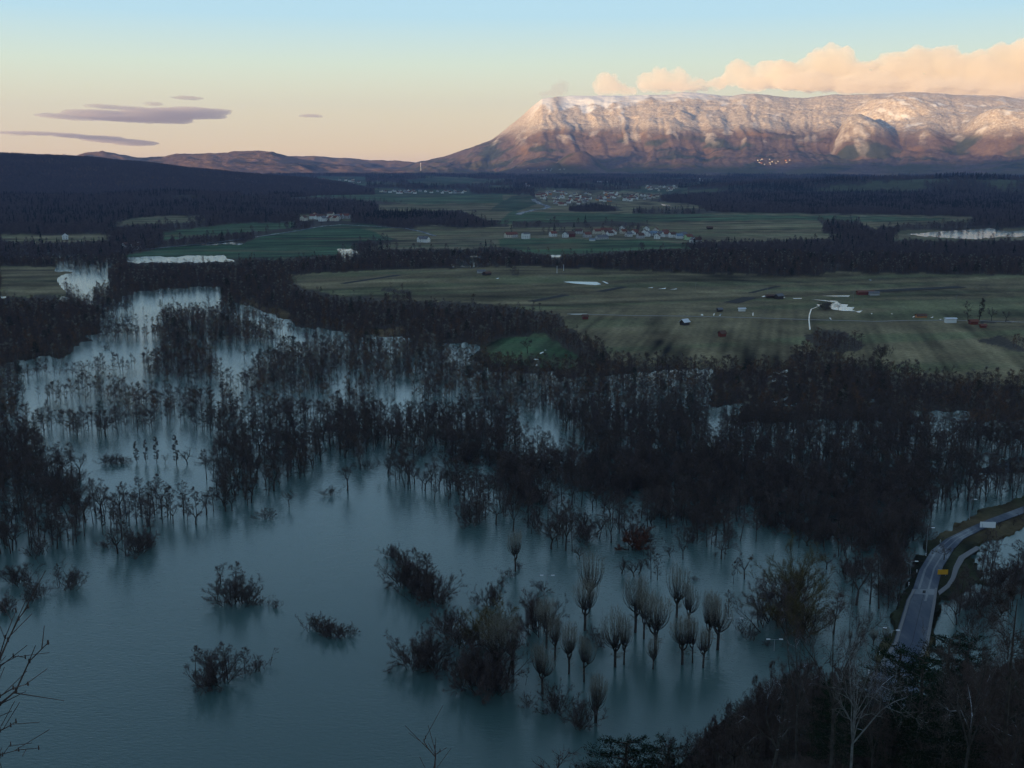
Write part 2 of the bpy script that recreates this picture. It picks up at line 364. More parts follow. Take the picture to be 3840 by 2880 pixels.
def road_bump(x, y):
    pts = [(lambda q: ((lambda a, b, c: (a * (-CAM_H / c), b * (-CAM_H / c)))(*ray(*q))))(p) for p in T(8, ROADC)]
    d = np.full(np.shape(x), 1e9)
    for (ax, ay), (bx, by) in zip(pts[:-1], pts[1:]):
        t_ = np.clip(((x - ax) * (bx - ax) + (y - ay) * (by - ay)) / ((bx - ax) ** 2 + (by - ay) ** 2), 0, 1)
        d = np.minimum(d, np.hypot(x - ax - t_ * (bx - ax), y - ay - t_ * (by - ay)))
    return .8 * (1 - sstep(5.5, 10, d))
def terrain(x, y, land):
    r = np.hypot(x, y)
    z = base_z(r) + bump_z(x, y)
    lz = .35 + .5 * fbm(x / 40, y / 40, 2, 8) * .5
    front = (y > 0)
    z = np.where(land > .5, z + lz, np.minimum(-1.5, -1.5))
    hz = hill_z(x, y)
    return np.where(hz > .3, np.maximum(hz - .3, z), z)

azv = []
fxs = np.concatenate([np.arange(-380, 4221, 6.0)])
azf = np.degrees(np.arctan((fxs - 1920) / (FPX / cp)))
az = np.concatenate([np.linspace(-180, azf[0] - .8, 60), azf, np.linspace(azf[-1] + .8, 180, 60)])
rows = []
for fy in list(np.arange(3250, 1000, -4.6)) + list(np.arange(1000, 660, -2.0)):
    a, b, c = ray(1920, fy); rows.append(-CAM_H * b / c)
rr = np.array([.3, 4, 8, 14, 20, 28, 36, 46, 56, 66, 76, 88, 100, 112, 124, 136, 146] + [v for v in rows if v > 152])
rr = np.concatenate([rr[rr < 9800], [10000, 11500, 14000, 16500]])
AZ, R = np.meshgrid(np.radians(az), rr)
X = R * np.sin(AZ); Y = R * np.cos(AZ)
def classify(x, y, zoff=None):
    r = np.hypot(x, y)
    z = base_z(r)
    yy = np.maximum(y, 1.0)
    fx, fy = project(x, yy, z)
    fx = np.where(y > 1, fx, -9999); fy = np.where(y > 1, fy, 9999)
    return fx, fy
FX, FY = classify(X, Y)
wx, wy = WARPED(FX, FY)
landv = look_s(LAND, wx, wy)
landv = np.where((Y < 60) | (np.abs(FX - 1920) > 2600), 1.0, landv)
Zg = terrain(X, Y, landv)
# soften the shore: blend height through the interpolated land value
r_ = np.hypot(X, Y)
soft = np.clip(landv, 0, 1)
Zsoft = -1.5 + (base_z(r_) + bump_z(X, Y) + .35 + 1.5) * soft
hz = hill_z(X, Y)
Zg = np.where(hz > .3, np.maximum(hz - .3, Zsoft), Zsoft) + np.where(soft > .8, .18 * fbm(X / 25, Y / 25, 2, 8), 0)

def set_props(o, label=None, cat=None, group=None, kind=None):
    if label: o['label'] = label
    if cat: o['category'] = cat
    if group: o['group'] = group
    if kind: o['kind'] = kind
    return o
def mesh_np(name, V, F, mat, smooth=False, parent=None, link=True):
    me = bpy.data.meshes.new(name)
    V = np.asarray(V, np.float32); 
    if isinstance(F, np.ndarray):
        n, k = F.shape
        me.vertices.add(len(V)); me.vertices.foreach_set('co', V.ravel())
        me.loops.add(n * k); me.loops.foreach_set('vertex_index', F.astype(np.int32).ravel())
        me.polygons.add(n); me.polygons.foreach_set('loop_start', np.arange(0, n * k, k, dtype=np.int32)); me.polygons.foreach_set('loop_total', np.full(n, k, np.int32))
        me.update(calc_edges=True)
    else:
        me.from_pydata([tuple(v) for v in V.tolist()], [], F); me.update()
    if smooth: me.polygons.foreach_set('use_smooth', [True] * len(me.polygons))
    if mat: 
        for m in (mat if isinstance(mat, (list, tuple)) else [mat]): me.materials.append(m)
    if not link: return me
    o = bpy.data.objects.new(name, me); COL.objects.link(o)
    if parent: o.parent = parent
    return o
def grid_faces(nr, nc, wrap=False):
    i, j = np.meshgrid(np.arange(nr - 1), np.arange(nc - 1), indexing='ij')
    a = (i * nc + j).ravel()
    return np.stack([a, a + 1, a + nc + 1, a + nc], 1)
def color_attr(me, rgb, name='base'):
    at = me.attributes.new(name, 'FLOAT_COLOR', 'POINT')
    c = np.ones((len(rgb), 4), np.float32); c[:, :3] = rgb
    at.data.foreach_set('color', c.ravel())
def float_attr(me, v, name):
    at = me.attributes.new(name, 'FLOAT', 'POINT'); at.data.foreach_set('value', np.asarray(v, np.float32).ravel())

class NT:
    def __init__(s, name):
        s.m = bpy.data.materials.new(name); s.m.use_nodes = True
        s.n = s.m.node_tree.nodes; s.l = s.m.node_tree.links
        s.b = s.n.get('Principled BSDF'); s.out = s.n.get('Material Output')
        s.b.inputs['Specular IOR Level'].default_value = 0.15
        s.b.inputs['Roughness'].default_value = .9
    def node(s, t, **kw):
        nd = s.n.new(t)
        for k, v in kw.items(): setattr(nd, k, v)
        return nd
    def noise(s, scale, detail=4, rough=.55, vec=None, dist=0):
        nd = s.n.new('ShaderNodeTexNoise'); nd.inputs['Scale'].default_value = scale; nd.inputs['Detail'].default_value = detail
        nd.inputs['Roughness'].default_value = rough; nd.inputs['Distortion'].default_value = dist
        if vec is not None: s.l.new(vec, nd.inputs['Vector'])
        return nd.outputs[0]
    def pos(s, scale=(1, 1, 1), rot=0):
        g = s.n.new('ShaderNodeNewGeometry'); mp = s.n.new('ShaderNodeMapping')
        mp.inputs['Scale'].default_value = scale; mp.inputs['Rotation'].default_value = (0, 0, rot)
        s.l.new(g.outputs['Position'], mp.inputs[0]); return mp.outputs[0]
    def ramp(s, fac, stops):
        r = s.n.new('ShaderNodeValToRGB'); e = r.color_ramp.elements
        while len(e) < len(stops): e.new(.5)
        for el, (p, c) in zip(e, stops):
            el.position = p; el.color = (*c, 1) if not isinstance(c, (int, float)) else (c, c, c, 1)
        s.l.new(fac, r.inputs[0]); return r.outputs[0]
    def mix(s, a, b, fac=.5, mode='MIX'):
        m = s.n.new('ShaderNodeMix'); m.data_type = 'RGBA'; m.blend_type = mode
        for k, v in ((0, fac), (6, a), (7, b)):
            if isinstance(v, (int, float)): m.inputs[k].default_value = v if k == 0 else (v, v, v, 1)
            elif isinstance(v, tuple): m.inputs[k].default_value = (*v, 1)
            else: s.l.new(v, m.inputs[k])
        return m.outputs[2]
    def attr(s, name):
        a = s.n.new('ShaderNodeAttribute'); a.attribute_name = name; return a
    def color(s, c):
        if isinstance(c, tuple): s.b.inputs['Base Color'].default_value = (*c, 1)
        else: s.l.new(c, s.b.inputs['Base Color'])
    def bump(s, h, strength=.5, dist=1.0):
        b = s.n.new('ShaderNodeBump'); b.inputs['Strength'].default_value = strength; b.inputs['Distance'].default_value = dist
        s.l.new(h, b.inputs['Height']); s.l.new(b.outputs[0], s.b.inputs['Normal']); return b
def flat_mat(name, c, var=.25, scale=3.0, rough=.85):
    t = NT(name); n = t.noise(scale, 4, .6, t.pos())
    t.color(t.mix(tuple(v * (1 - var) for v in c), tuple(min(1, v * (1 + var)) for v in c), n)); t.b.inputs['Roughness'].default_value = rough
    return t.m

# ground colour
colv = look_s(COLR, wx, wy); fldv = look_s(FLD, wx, wy)
n1 = fbm(X / 90, Y / 60, 4, 21)[..., None]; n2 = fbm(X / 380 + 3, Y / 160, 3, 77)[..., None]
# strip parcels running away from the camera in the big field
ang = np.radians(14)
px_ = (X * np.cos(ang) - Y * np.sin(ang)); py_ = (X * np.sin(ang) + Y * np.cos(ang))
STRIP0 = perlin(px_ / 16 + 2 * perlin(px_ / 200, py_ / 300, 3), py_ / 420, 31)[..., None] + .6 * perlin(px_ / 5, py_ / 260, 33)[..., None]
hor = perlin((X + .25 * Y) / 420, (Y - .18 * X) / 26 + 2.2 * fbm(X / 350, Y / 220, 2, 36), 35)[..., None] + .5 * perlin(X / 260, (Y - .1 * X) / 9, 37)[..., None]
wb = sstep(1120, 1260, FY + 60 * fbm(X / 180, Y / 180, 2, 38))[..., None]
strip = STRIP0 * wb + hor * (1 - wb)
colv = colv * (1 + .45 * n1 + .45 * n2 + .85 * strip * fldv[..., None])
tg = sstep(.02, .3, perlin((X + .3 * Y) / 260, (Y - .25 * X) / 45, 52))[..., None] * fldv[..., None] * .6
colv = colv * (1 - tg) + tg * colv * np.array([.62, .92, .78])
tint = sstep(.05, .5, fbm(X / 130 + 9, Y / 80, 3, 44))[..., None] * fldv[..., None]
colv = colv * (1 - .6 * tint) + .6 * tint * np.array([.135, .100, .056])
colv = np.clip(colv, .004, 1)
# a far valley patchwork of woods and fields
farw = sstep(4000, 4600, r_)
patch = fbm(X / 420, Y / 620, 4, 63)
fc = np.where((patch > .08)[..., None], np.array([.075, .085, .045]), np.array([.035, .036, .030]))
mf = (farw * (fldv < .5))[..., None]
colv = colv * (1 - mf) + fc * mf
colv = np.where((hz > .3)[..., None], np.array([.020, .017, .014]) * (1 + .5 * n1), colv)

t = NT('ground_cover')
a = t.attr('base'); fine = t.noise(.35, 5, .65, t.pos()); fine2 = t.noise(.03, 5, .6, t.pos((1, .6, 1)))
c = t.mix(a.outputs['Color'], t.ramp(fine, [(.3, .62), (.7, 1.38)]), 1.0, 'MULTIPLY')
c = t.mix(c, t.ramp(fine2, [(.3, .75), (.7, 1.25)]), 1.0, 'MULTIPLY')
t.color(c); t.bump(fine, .6, .4); t.b.inputs['Specular IOR Level'].default_value = .05
M_GROUND = t.m
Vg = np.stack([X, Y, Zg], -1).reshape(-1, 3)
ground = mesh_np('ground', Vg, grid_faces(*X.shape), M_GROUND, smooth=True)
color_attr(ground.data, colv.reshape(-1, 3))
set_props(ground, 'valley floor with green and brown fields, pasture and forest ground', kind='structure')

# ------------------------------------------------------------------ water
t = NT('flood_water')
t.b.inputs['Base Color'].default_value = (.050, .094, .090, 1)
t.b.inputs['IOR'].default_value = 1.33; t.b.inputs['Specular IOR Level'].default_value = .5
t.b.inputs['Roughness'].default_value = .17
rip = t.noise(.55, 3, .6, t.pos((1.0, 2.4, 1), math.radians(24)), .4)
rip2 = t.noise(.10, 3, .5, t.pos((1.0, 1.8, 1), math.radians(-12)), .3)
calm = t.ramp(t.noise(.006, 3, .5, t.pos((1, .7, 1))), [(.38, .15), (.62, 1.0)])
hh = t.mix(t.mix(rip, rip2, .3), calm, 1.0, 'MULTIPLY')
t.bump(hh, .55, .35)
M_WATER = t.m
wa = np.concatenate([np.linspace(-34, 34, 24)]); wr = np.array([60, 300, 700, 1500, 3600])
WA, WR = np.meshgrid(np.radians(wa), wr)
water_o = mesh_np('flood_water', np.stack([WR * np.sin(WA), WR * np.cos(WA), 0 * WR], -1).reshape(-1, 3), grid_faces(*WA.shape), M_WATER)
set_props(water_o, 'blue green flood water covering the valley floor', kind='structure')

# ------------------------------------------------------------------ hills and the mountain
def crest_z(fx, fy, r):
    a, b, c = ray(fx, fy); return CAM_H + c / math.hypot(a, b) * r
def az_of(fx): return math.atan2((fx - 1920) * 1.0, FPX / cp)
def polar_range(name, prof, r0, rc, r1, step, nv, foot, shapef, noisef, mat, label, z_end=0.0):
    fx = np.arange(prof[0][0], prof[-1][0] + step, step)
    fy = np.interp(fx, [p[0] for p in prof], [p[1] for p in prof])
    azs = np.arctan((fx - 1920) / (FPX / cp))
    if name == 'mountain': fy = fy + 5.5 * fbm(fx / 90, fx * 0, 4, 66) * (fx > 2250)
    rc_v = rc(fx) if callable(rc) else np.full(len(fx), float(rc))
    a = (fx - 1920) / FPX; b = -(fy - 1440) / FPX
    el = (-sp_ + b * cp) / np.hypot(a, cp + b * sp_)
    cz = CAM_H + el * rc_v
    tt = np.concatenate([np.linspace(0, 1, nv), np.linspace(1, 2, nv // 4)[1:]])
    TT, AZm = np.meshgrid(tt, azs, indexing='ij')
    RC = np.broadcast_to(rc_v, TT.shape); CZ = np.broadcast_to(cz, TT.shape); FXm = np.broadcast_to(fx, TT.shape)
    Rm = np.where(TT <= 1, r0 + (RC - r0) * TT, RC + (r1 - RC) * (TT - 1))
    x = Rm * np.sin(AZm); y = Rm * np.cos(AZm)
    z = np.where(TT <= 1, foot + (CZ - foot) * shapef(TT, FXm), z_end + (CZ - z_end) * (1 - np.clip(TT - 1, 0, 1)) ** 1.3)
    z, extra = noisef(x, y, z, TT, FXm, CZ)
    o = mesh_np(name, np.stack([x, y, z], -1).reshape(-1, 3), grid_faces(*x.shape), mat, smooth=True)
    set_props(o, label, kind='structure')
    for k, v in extra.items(): float_attr(o.data, v, k)
    return o, x, y, z

# mountain material: snow and frosted wood high up, brown and green wood, pasture at the foot
t = NT('mountain_cover')
frost = t.attr('frost').outputs['Fac']; snow = t.attr('snow').outputs['Fac']; rock = t.attr('rock').outputs['Fac']
con = t.attr('conifer').outputs['Fac']; mead = t.attr('meadow').outputs['Fac']
g1 = t.noise(.018, 6, .75, t.pos()); g2 = t.noise(.045, 3, .7, t.pos()); g3 = t.noise(.0022, 5, .6, t.pos())
wood_c = t.ramp(g1, [(.3, (.095, .066, .060)), (.5, (.155, .108, .090)), (.7, (.24, .165, .120))])
wood_c = t.mix(wood_c, (.28, .155, .075), t.ramp(g3, [(.52, 0), (.66, .65)]))
wood_c = t.mix(wood_c, (.045, .065, .050), con)
wood_c = t.mix(wood_c, t.mix((.16, .12, .06), (.08, .09, .04), g2), mead)
fr_c = t.ramp(g2, [(.30, (.28, .205, .16)), (.46, (.46, .37, .30)), (.60, (.64, .55, .46)), (.78, (.88, .84, .80))])
c = t.mix(wood_c, fr_c, frost)
rk = t.ramp(g1, [(.3, (.22, .17, .14)), (.5, (.46, .38, .32)), (.7, (.74, .68, .64))])
c = t.mix(c, rk, rock)
c = t.mix(c, (.82, .80, .80), snow)
t.color(c); t.b.inputs['Specular IOR Level'].default_value = .03
t.bump(t.mix(g1, g2, .45), .8, 14)
M_MOUNT = t.m

MP = T('D', [(-260, 420), (600, 400), (740, 384), (840, 372), (905, 350), (960, 338), (1010, 321), (1060, 303), (1090, 281), (1120, 256), (1150, 229), (1170, 214), (1200, 209), (1240, 207), (1300, 206), (1350, 207), (1400, 206), (1440, 204),
               (1470, 200), (1500, 201), (1530, 204), (1570, 208), (1600, 203), (1625, 200), (1660, 207), (1700, 212), (1740, 209), (1780, 206), (1850, 203), (1900, 202), (1960, 200), (2010, 201), (2060, 204), (2120, 207), (2212, 214), (2400, 218), (2700, 260), (3100, 380)])
def m_shape(tt, fx):
    k = sstep(1400, 2150, fx)            # left end is a plain steep slope, the massif has a bench
    lo = .30 * np.clip(tt / .52, 0, 1) ** 1.15
    hh_ = np.clip((tt - .42) / .58, 0, 1); hi = .70 * (.35 * sstep(0, 1, hh_) + .65 * hh_ ** .85)
    return (lo + hi) / 1.0
def gauss(d, s): return np.exp(-(d / s) ** 2)
def det0(x, y): return fbm(x / 500, y / 500, 3, 93)
def m_noise(x, y, z, tt, fx, cz):
    T1 = np.clip(tt, 0, 1)
    u = fx + 45 * fbm(x / 900, y / 900, 3, 4) + 150 * (1 - T1) * fbm(fx / 700, T1, 2, 8)
    env = T1 * (1 - T1) * 4
    gul = ridged(u / 135, T1 * 1.0 + fx / 600, 4, 11) - .55; gul2 = ridged((u + 40 * det0(x, y)) / 26, T1 * 2.6, 4, 12) - .55
    big = fbm(u / 330 + 5, T1 * 1.3, 3, 29)
    det = fbm(x / 260, y / 260, 5, 37)
    z = z + env * (50 * gul + 10 * gul2 + 85 * big) + (12 + 10 * env) * det + (4 + 4 * env) * fbm(x / 90, y / 90, 3, 39) * (.35 + .65 * T1) * np.where(tt < 1, 1, .5)
    # spurs and shoulders of the right half, seen in front of the crest
    def spur(cx, top_fy, wl, wr, tc_, ws):
        zc = crest_z(cx, top_fy, 9500 + (13000 - 9500) * tc_) 
        lat = np.where(fx < cx, gauss(fx - cx, wl), gauss(fx - cx, wr))
        return zc * lat * np.where(tt < tc_, sstep(-.05, 1, 1 - (tc_ - tt) / ws), gauss(tt - tc_, .28))
    sp1 = np.maximum.reduce([spur(3185, 437, 95, 260, .52, .30), spur(3340, 362, 330, 420, .78, .35), spur(3750, 405, 260, 300, .60, .32), spur(2550, 420, 120, 160, .72, .4), spur(2170, 560, 120, 110, .16, .16) * .9, spur(2050, 610, 200, 120, .10, .1)])
    z = np.maximum(z, sp1 + (26 * gul + 40 * det) * (sp1 > 30) * np.clip(sp1 / 400, 0, 1))
    zr = z
    dz = np.gradient(z, axis=1); curv = np.gradient(np.gradient(z, axis=0), axis=0)
    el = z
    line = 430 + 60 * fbm(x / 600, y / 600, 3, 5) - 60 * sstep(2800, 3800, fx)
    frost = sstep(line - 55, line + 110, el)
    nz = fbm(x / 150, y / 150, 4, 71); nz2 = fbm(u / 60, T1 * 9, 3, 73)
    leftcap = sstep(1960, 2060, fx) * (1 - sstep(2290, 2420, fx))
    snow = leftcap * sstep(.02, .10, (el / np.maximum(cz, 1)) - .745 + .20 * nz2) * (T1 > .5)
    m2 = np.exp(-((fx - 2600) / 160) ** 2) * sstep(.0, .08, el / np.maximum(cz, 1) - .85 + .18 * nz2) + np.exp(-((fx - 2400) / 60) ** 2) * sstep(.0, .08, el / np.maximum(cz, 1) - .89 + .14 * nz2)
    m3 = sstep(3050, 3400, fx) * sstep(.16, .5, nz + .35 * gul + .1 * fbm(x / 900, y / 900, 2, 9)) * .7 * frost
    snow = np.clip(snow * (1 - .9 * gauss(fx - 2085, 22) ) + m2 * .8 + m3 + .35 * frost * sstep(.25, .6, nz2), 0, 1)
    steep = np.abs(dz)
    rock = np.clip(sstep(.15, .55, nz + .3 * gul - .1) * gauss(fx - 1960, 170) * sstep(330, 480, el) * 1.2, 0, 1)
    rock = np.maximum(rock, sstep(.1, .35, nz2) * gauss(fx - 3180, 110) * gauss(tt - .47, .14))
    rock = np.maximum(rock, sstep(.22, .4, nz2 + .35 * nz) * sstep(250, 400, el) * .8 * (1 - sstep(560, 700, el)))
    cn = sstep(.06, .26, fbm(x / 420, y / 300, 4, 55)) * (1 - sstep(330, 430, el)) * .85
    md = sstep(.05, .3, fbm(x / 500, y / 260, 4, 15) + .35 * (1 - sstep(60, 170, el)) - .1) * (1 - sstep(140, 260, el)) * .8
    return z, dict(frost=frost, snow=snow, rock=rock, conifer=cn, meadow=md)
mount, mX, mY, mZ = polar_range('mountain', MP, 8700, 13000, 17500, 5.0, 260, 30, m_shape, m_noise, M_MOUNT, 'long snow capped mountain ridge lit pink by the low sun')

t = NT('hill_cover')
g1 = t.noise(.022, 6, .75, t.pos()); g3 = t.noise(.0025, 5, .6, t.pos())
c = t.ramp(g1, [(.3, (.11, .070, .060)), (.5, (.18, .115, .085)), (.7, (.27, .17, .11))])
c = t.mix(c, (.24, .145, .07), t.ramp(g3, [(.50, 0), (.62, .6)])); c = t.mix(c, (.020, .032, .024), t.ramp(g3, [(.34, .8), (.44, 0)]))
t.color(c); t.bump(g1, .9, 18); t.b.inputs['Specular IOR Level'].default_value = .03
M_HILL = t.m
def h_noise(amp, sc, seed):
    def f(x, y, z, tt, fx, cz):
        T1 = np.clip(tt, 0, 1); env = T1 * (1 - T1) * 4
        return z + amp * env * (ridged(x / sc, y / sc, 4, seed) - .5) + amp * .12 * fbm(x / 120, y / 120, 4, seed + 1) * np.minimum(1, T1 * 4), {}
    return f
lin = lambda tt, fx: .15 * np.clip(tt * 2, 0, 1) + .85 * sstep(0, 1, tt) ** .9
HP = T('D', [(-300, 352), (-100, 345), (0, 345), (100, 341), (140, 335), (165, 338), (190, 333), (225, 329), (260, 334), (310, 342), (350, 342), (380, 336), (430, 333), (480, 332), (510, 328), (560, 329), (590, 331), (620, 340), (640, 345), (680, 352), (760, 362), (850, 372), (930, 380), (1000, 390)])
hills, hX, hY, hZ = polar_range('hills', HP, 9700, 11500, 14000, 7, 150, 24, lin, h_noise(110, 1000, 41), M_HILL, 'low wooded hills glowing pink in the first sunlight on the left')
HP2 = T('D', [(360, 365), (480, 350), (560, 345), (620, 338), (680, 337), (720, 341), (760, 343), (800, 347), (850, 348), (885, 352), (940, 360), (1000, 372), (1060, 390)])
polar_range('far_hills', HP2, 12600, 14200, 16400, 7, 90, 34, lin, h_noise(90, 1000, 47), M_HILL, 'farther line of wooded hills behind the sunlit ones')
RP = T('D', [(-400, 330), (-200, 326), (0, 334), (50, 336), (120, 340), (200, 343), (260, 350), (330, 356), (400, 364), (480, 372), (540, 378), (620, 384), (680, 389), (740, 398), (800, 410)])
ridge_o, qX, qY, qZ = polar_range('wooded_ridge', RP, 4300, 5500, 7500, 9, 90, 2, lin, h_noise(30, 500, 43), M_HILL, 'dark wooded ridge lying in blue shade on the left')

# the range behind the valley's near side: it keeps the low sun off the valley
sd = Vector((-math.sin(SUN_AZ), -math.cos(SUN_AZ))); pd = Vector((math.cos(SUN_AZ), -math.sin(SUN_AZ)))
nu, nvv = 260, 40
U = np.linspace(-13000, 6000, nu); Vv = np.linspace(-2100, 2100, nvv)
UU, VV = np.meshgrid(U, Vv, indexing='ij')
top = np.interp(UU, [-13000, -9000, -6000, -4500, -2000, 6000], [430, 470, 605, 700, 835, 800]) + 40 * fbm(UU / 1500, UU * 0, 3, 12)
bz = top * np.clip(1 - (np.abs(VV) / 2100) ** 1.6, 0, 1) + 30 * fbm(UU / 300, VV / 300, 3, 6) * (1 - np.abs(VV) / 2100)
bx = sd.x * (3400 + VV) + pd.x * UU; by = sd.y * (3400 + VV) + pd.y * UU
o = mesh_np('hills_behind', np.stack([bx, by, bz], -1).reshape(-1, 3), grid_faces(nu, nvv), M_HILL, smooth=True)
set_props(o, 'wooded range behind the viewpoint', kind='structure')

# ------------------------------------------------------------------ haze
t = NT('haze'); t.n.remove(t.b)
pv = t.n.new('ShaderNodeVolumePrincipled'); pv.inputs['Color'].default_value = (.40, .51, .93, 1); pv.inputs['Density'].default_value = 3.5e-5; pv.inputs['Anisotropy'].default_value = .2
t.l.new(pv.outputs[0], t.out.inputs['Volume'])
zt = 1080
hb = [(-19000, -9500, -4), (19000, -9500, -4), (19000, 18500, -4), (-19000, 18500, -4), (-19000, -9500, zt), (19000, -9500, zt), (19000, 18500, zt), (-19000, 18500, zt)]
haze = mesh_np('haze', hb, [(0, 3, 2, 1), (4, 5, 6, 7), (0, 1, 5, 4), (1, 2, 6, 5), (2, 3, 7, 6), (3, 0, 4, 7)], t.m)
set_props(haze, 'thin blue morning haze filling the valley', kind='stuff')

# ------------------------------------------------------------------ clouds
def cloud_mat(name, dens, col=(1, 1, 1)):
    t = NT(name); t.n.remove(t.b)
    pv = t.n.new('ShaderNodeVolumePrincipled'); pv.inputs['Color'].default_value = (*col, 1); pv.inputs['Density'].default_value = dens; pv.inputs['Anisotropy'].default_value = .15
    t.l.new(pv.outputs[0], t.out.inputs['Volume']); return t.m
M_CLOUD = cloud_mat('cloud_thick', .0045, (.91, .87, .80)); M_CLOUD2 = cloud_mat('cloud_thin', .0016, (.56, .52, .52)); M_CLOUD3 = cloud_mat('cloud_wisp', .0012, (.60, .57, .57))
def unproj_r(fx, fy, r):
    a, b, c = ray(fx, fy); k = r / math.hypot(a, b); return np.array([a * k, b * k, CAM_H + c * k])
def make_cloud(name, puffs, r, mat, label, voxel, amp, nsc, flat=1.0, depth=1.0, cat='cloud', sub=3, extra_detail=True):
    import bmesh
    bm = bmesh.new()
    for (fx, fy, rx, rz) in puffs:
        p = unproj_r(fx, fy, r); s = r / FPX
        p[1] += random.uniform(-1, 1) * rx * s * .3 * depth
        bmesh.ops.create_icosphere(bm, subdivisions=3, radius=1.0, matrix=Matrix.Translation(Vector(p)) @ Matrix.Diagonal((rx * s, rx * s * depth, rz * s, 1)))
    me = bpy.data.meshes.new(name); bm.to_mesh(me); bm.free()
    o = bpy.data.objects.new(name, me); COL.objects.link(o)
    md = o.modifiers.new('r', 'REMESH'); md.mode = 'VOXEL'; md.voxel_size = voxel
    dg = bpy.context.evaluated_depsgraph_get(); ev = o.evaluated_get(dg)
    me2 = bpy.data.meshes.new_from_object(ev); o.modifiers.clear(); o.data = me2; bpy.data.meshes.remove(me)
    n = len(me2.vertices); co = np.empty(n * 3, np.float32); me2.vertices.foreach_get('co', co); co = co.reshape(-1, 3)
    no = np.empty(n * 3, np.float32); me2.vertices.foreach_get('normal', no); no = no.reshape(-1, 3)
    def n3(p, sd):      # cheap 3d-ish noise from three planes
        return (perlin(p[:, 0] + .37 * p[:, 2], p[:, 2], sd) + perlin(p[:, 1] + .21 * p[:, 0], p[:, 2] + .4 * p[:, 1], sd + 1) + perlin(p[:, 0] - .3 * p[:, 1], p[:, 1], sd + 2)) / 1.7
    d = 0
    for k, (f, g) in enumerate([(1, 1), (2.1, .55), (4.3, .32), (9, .18)]):
        q = n3(co / nsc * f, 100 + 7 * k); d = d + g * (np.abs(q) * 1.8 - .45 if k else q)
    dv = no * (d * amp)[:, None]; dv[:, 2] *= flat
    co = co + dv
    me2.vertices.foreach_set('co', co.astype(np.float32).ravel()); me2.polygons.foreach_set('use_smooth', [True] * len(me2.polygons))
    me2.materials.clear(); me2.materials.append(mat); me2.update()
    set_props(o, label, cat, kind=None)
    return o
cu = []
def D(x, y, rx, rz):
    if x > 1860 and y < 175: y += 9; rz *= .86
    cu.append((x * 1.736, y * 1.736, rx * 1.736, rz * 1.736))
CR = 21000
for p in [(1600, 152, 32, 22), (1580, 168, 24, 18), (1650, 145, 26, 18), (1700, 160, 45, 26), (1640, 176, 50, 18), (1795, 112, 20, 16), (1775, 128, 34, 22), (1820, 128, 30, 22), (1745, 142, 30, 20), (1800, 155, 60, 34), (1870, 152, 50, 34),
          (1930, 125, 34, 28), (1985, 118, 40, 30), (2040, 112, 38, 26), (1960, 155, 70, 42), (2060, 150, 60, 44), (2120, 130, 40, 34), (2170, 108, 38, 30), (2215, 100, 36, 30), (2150, 160, 80, 44), (2240, 140, 70, 56), (2340, 130, 80, 60), (2300, 165, 90, 40), (2440, 150, 80, 44),
          (1760, 180, 90, 16), (1900, 184, 110, 18), (2050, 188, 110, 20), (2200, 192, 110, 20)]: D(*p)
make_cloud('cloud', cu, CR, M_CLOUD, 'long cream cloud bank resting over the right part of the mountain ridge', 42, 80, 480, 1.0, .8)
cu = []
for p in [(1310, 178, 22, 16), (1330, 188, 30, 14), (1300, 188, 18, 12), (1350, 194, 22, 8)]: D(*p)
make_cloud('cloud', cu, CR, cloud_mat('cloud_c', .004, (.91, .87, .80)), 'small round cream puff of cloud left of the long bank', 26, 85, 300, 1, .9)
cu = []
for p in [(1395, 172, 18, 14), (1430, 168, 30, 17), (1465, 168, 26, 16), (1410, 184, 30, 12), (1450, 184, 44, 12), (1500, 182, 28, 12), (1540, 182, 24, 10), (1480, 192, 50, 6)]: D(*p)
make_cloud('cloud', cu, CR, cloud_mat('cloud_d', .004, (.91, .87, .80)), 'flat topped cloud between the small puff and the long bank', 26, 90, 320, 1, .9)
cu = []
for p in [(1220, 180, 16, 9), (1205, 190, 22, 9), (1185, 202, 22, 6)]: D(*p)
make_cloud('cloud', cu, CR, M_CLOUD3, 'faint grey wisp of cloud over the snowy left summit', 30, 80, 260, 1, .9)
def thin(puffs, label, r=26000, amp=70):
    cu.clear()
    for p in puffs: D(*p)
    make_cloud('cloud', list(cu), r, M_CLOUD2, label, 34, amp, 420, .35, 2.5)
thin([(180, 252, 75, 3.2), (250, 248, 70, 5), (330, 250, 70, 7), (300, 258, 90, 4), (390, 240, 60, 7), (430, 240, 55, 6), (470, 239, 32, 3), (360, 244, 90, 6)], 'long grey lens shaped cloud above the left hills')
thin([(250, 233, 42, 2.6), (285, 234, 30, 2)], 'thin streak of cloud just above the long lens cloud')
thin([(390, 211, 24, 2.2), (415, 212, 24, 2)], 'small thin cloud streak highest above the left hills')
thin([(670, 250, 27, 2.6)], 'tiny lone cloud streak between the left hills and the mountain')
thin([(110, 290, 62, 2.6), (190, 296, 50, 3.4), (240, 304, 50, 4), (290, 309, 42, 5)], 'slanting grey cloud streak low over the left hills')
thin([(330, 224, 13, 3)], 'small ragged scrap of cloud between two thin streaks')
thin([(42, 292, 20, 2)], 'short cloud streak at the far left edge')

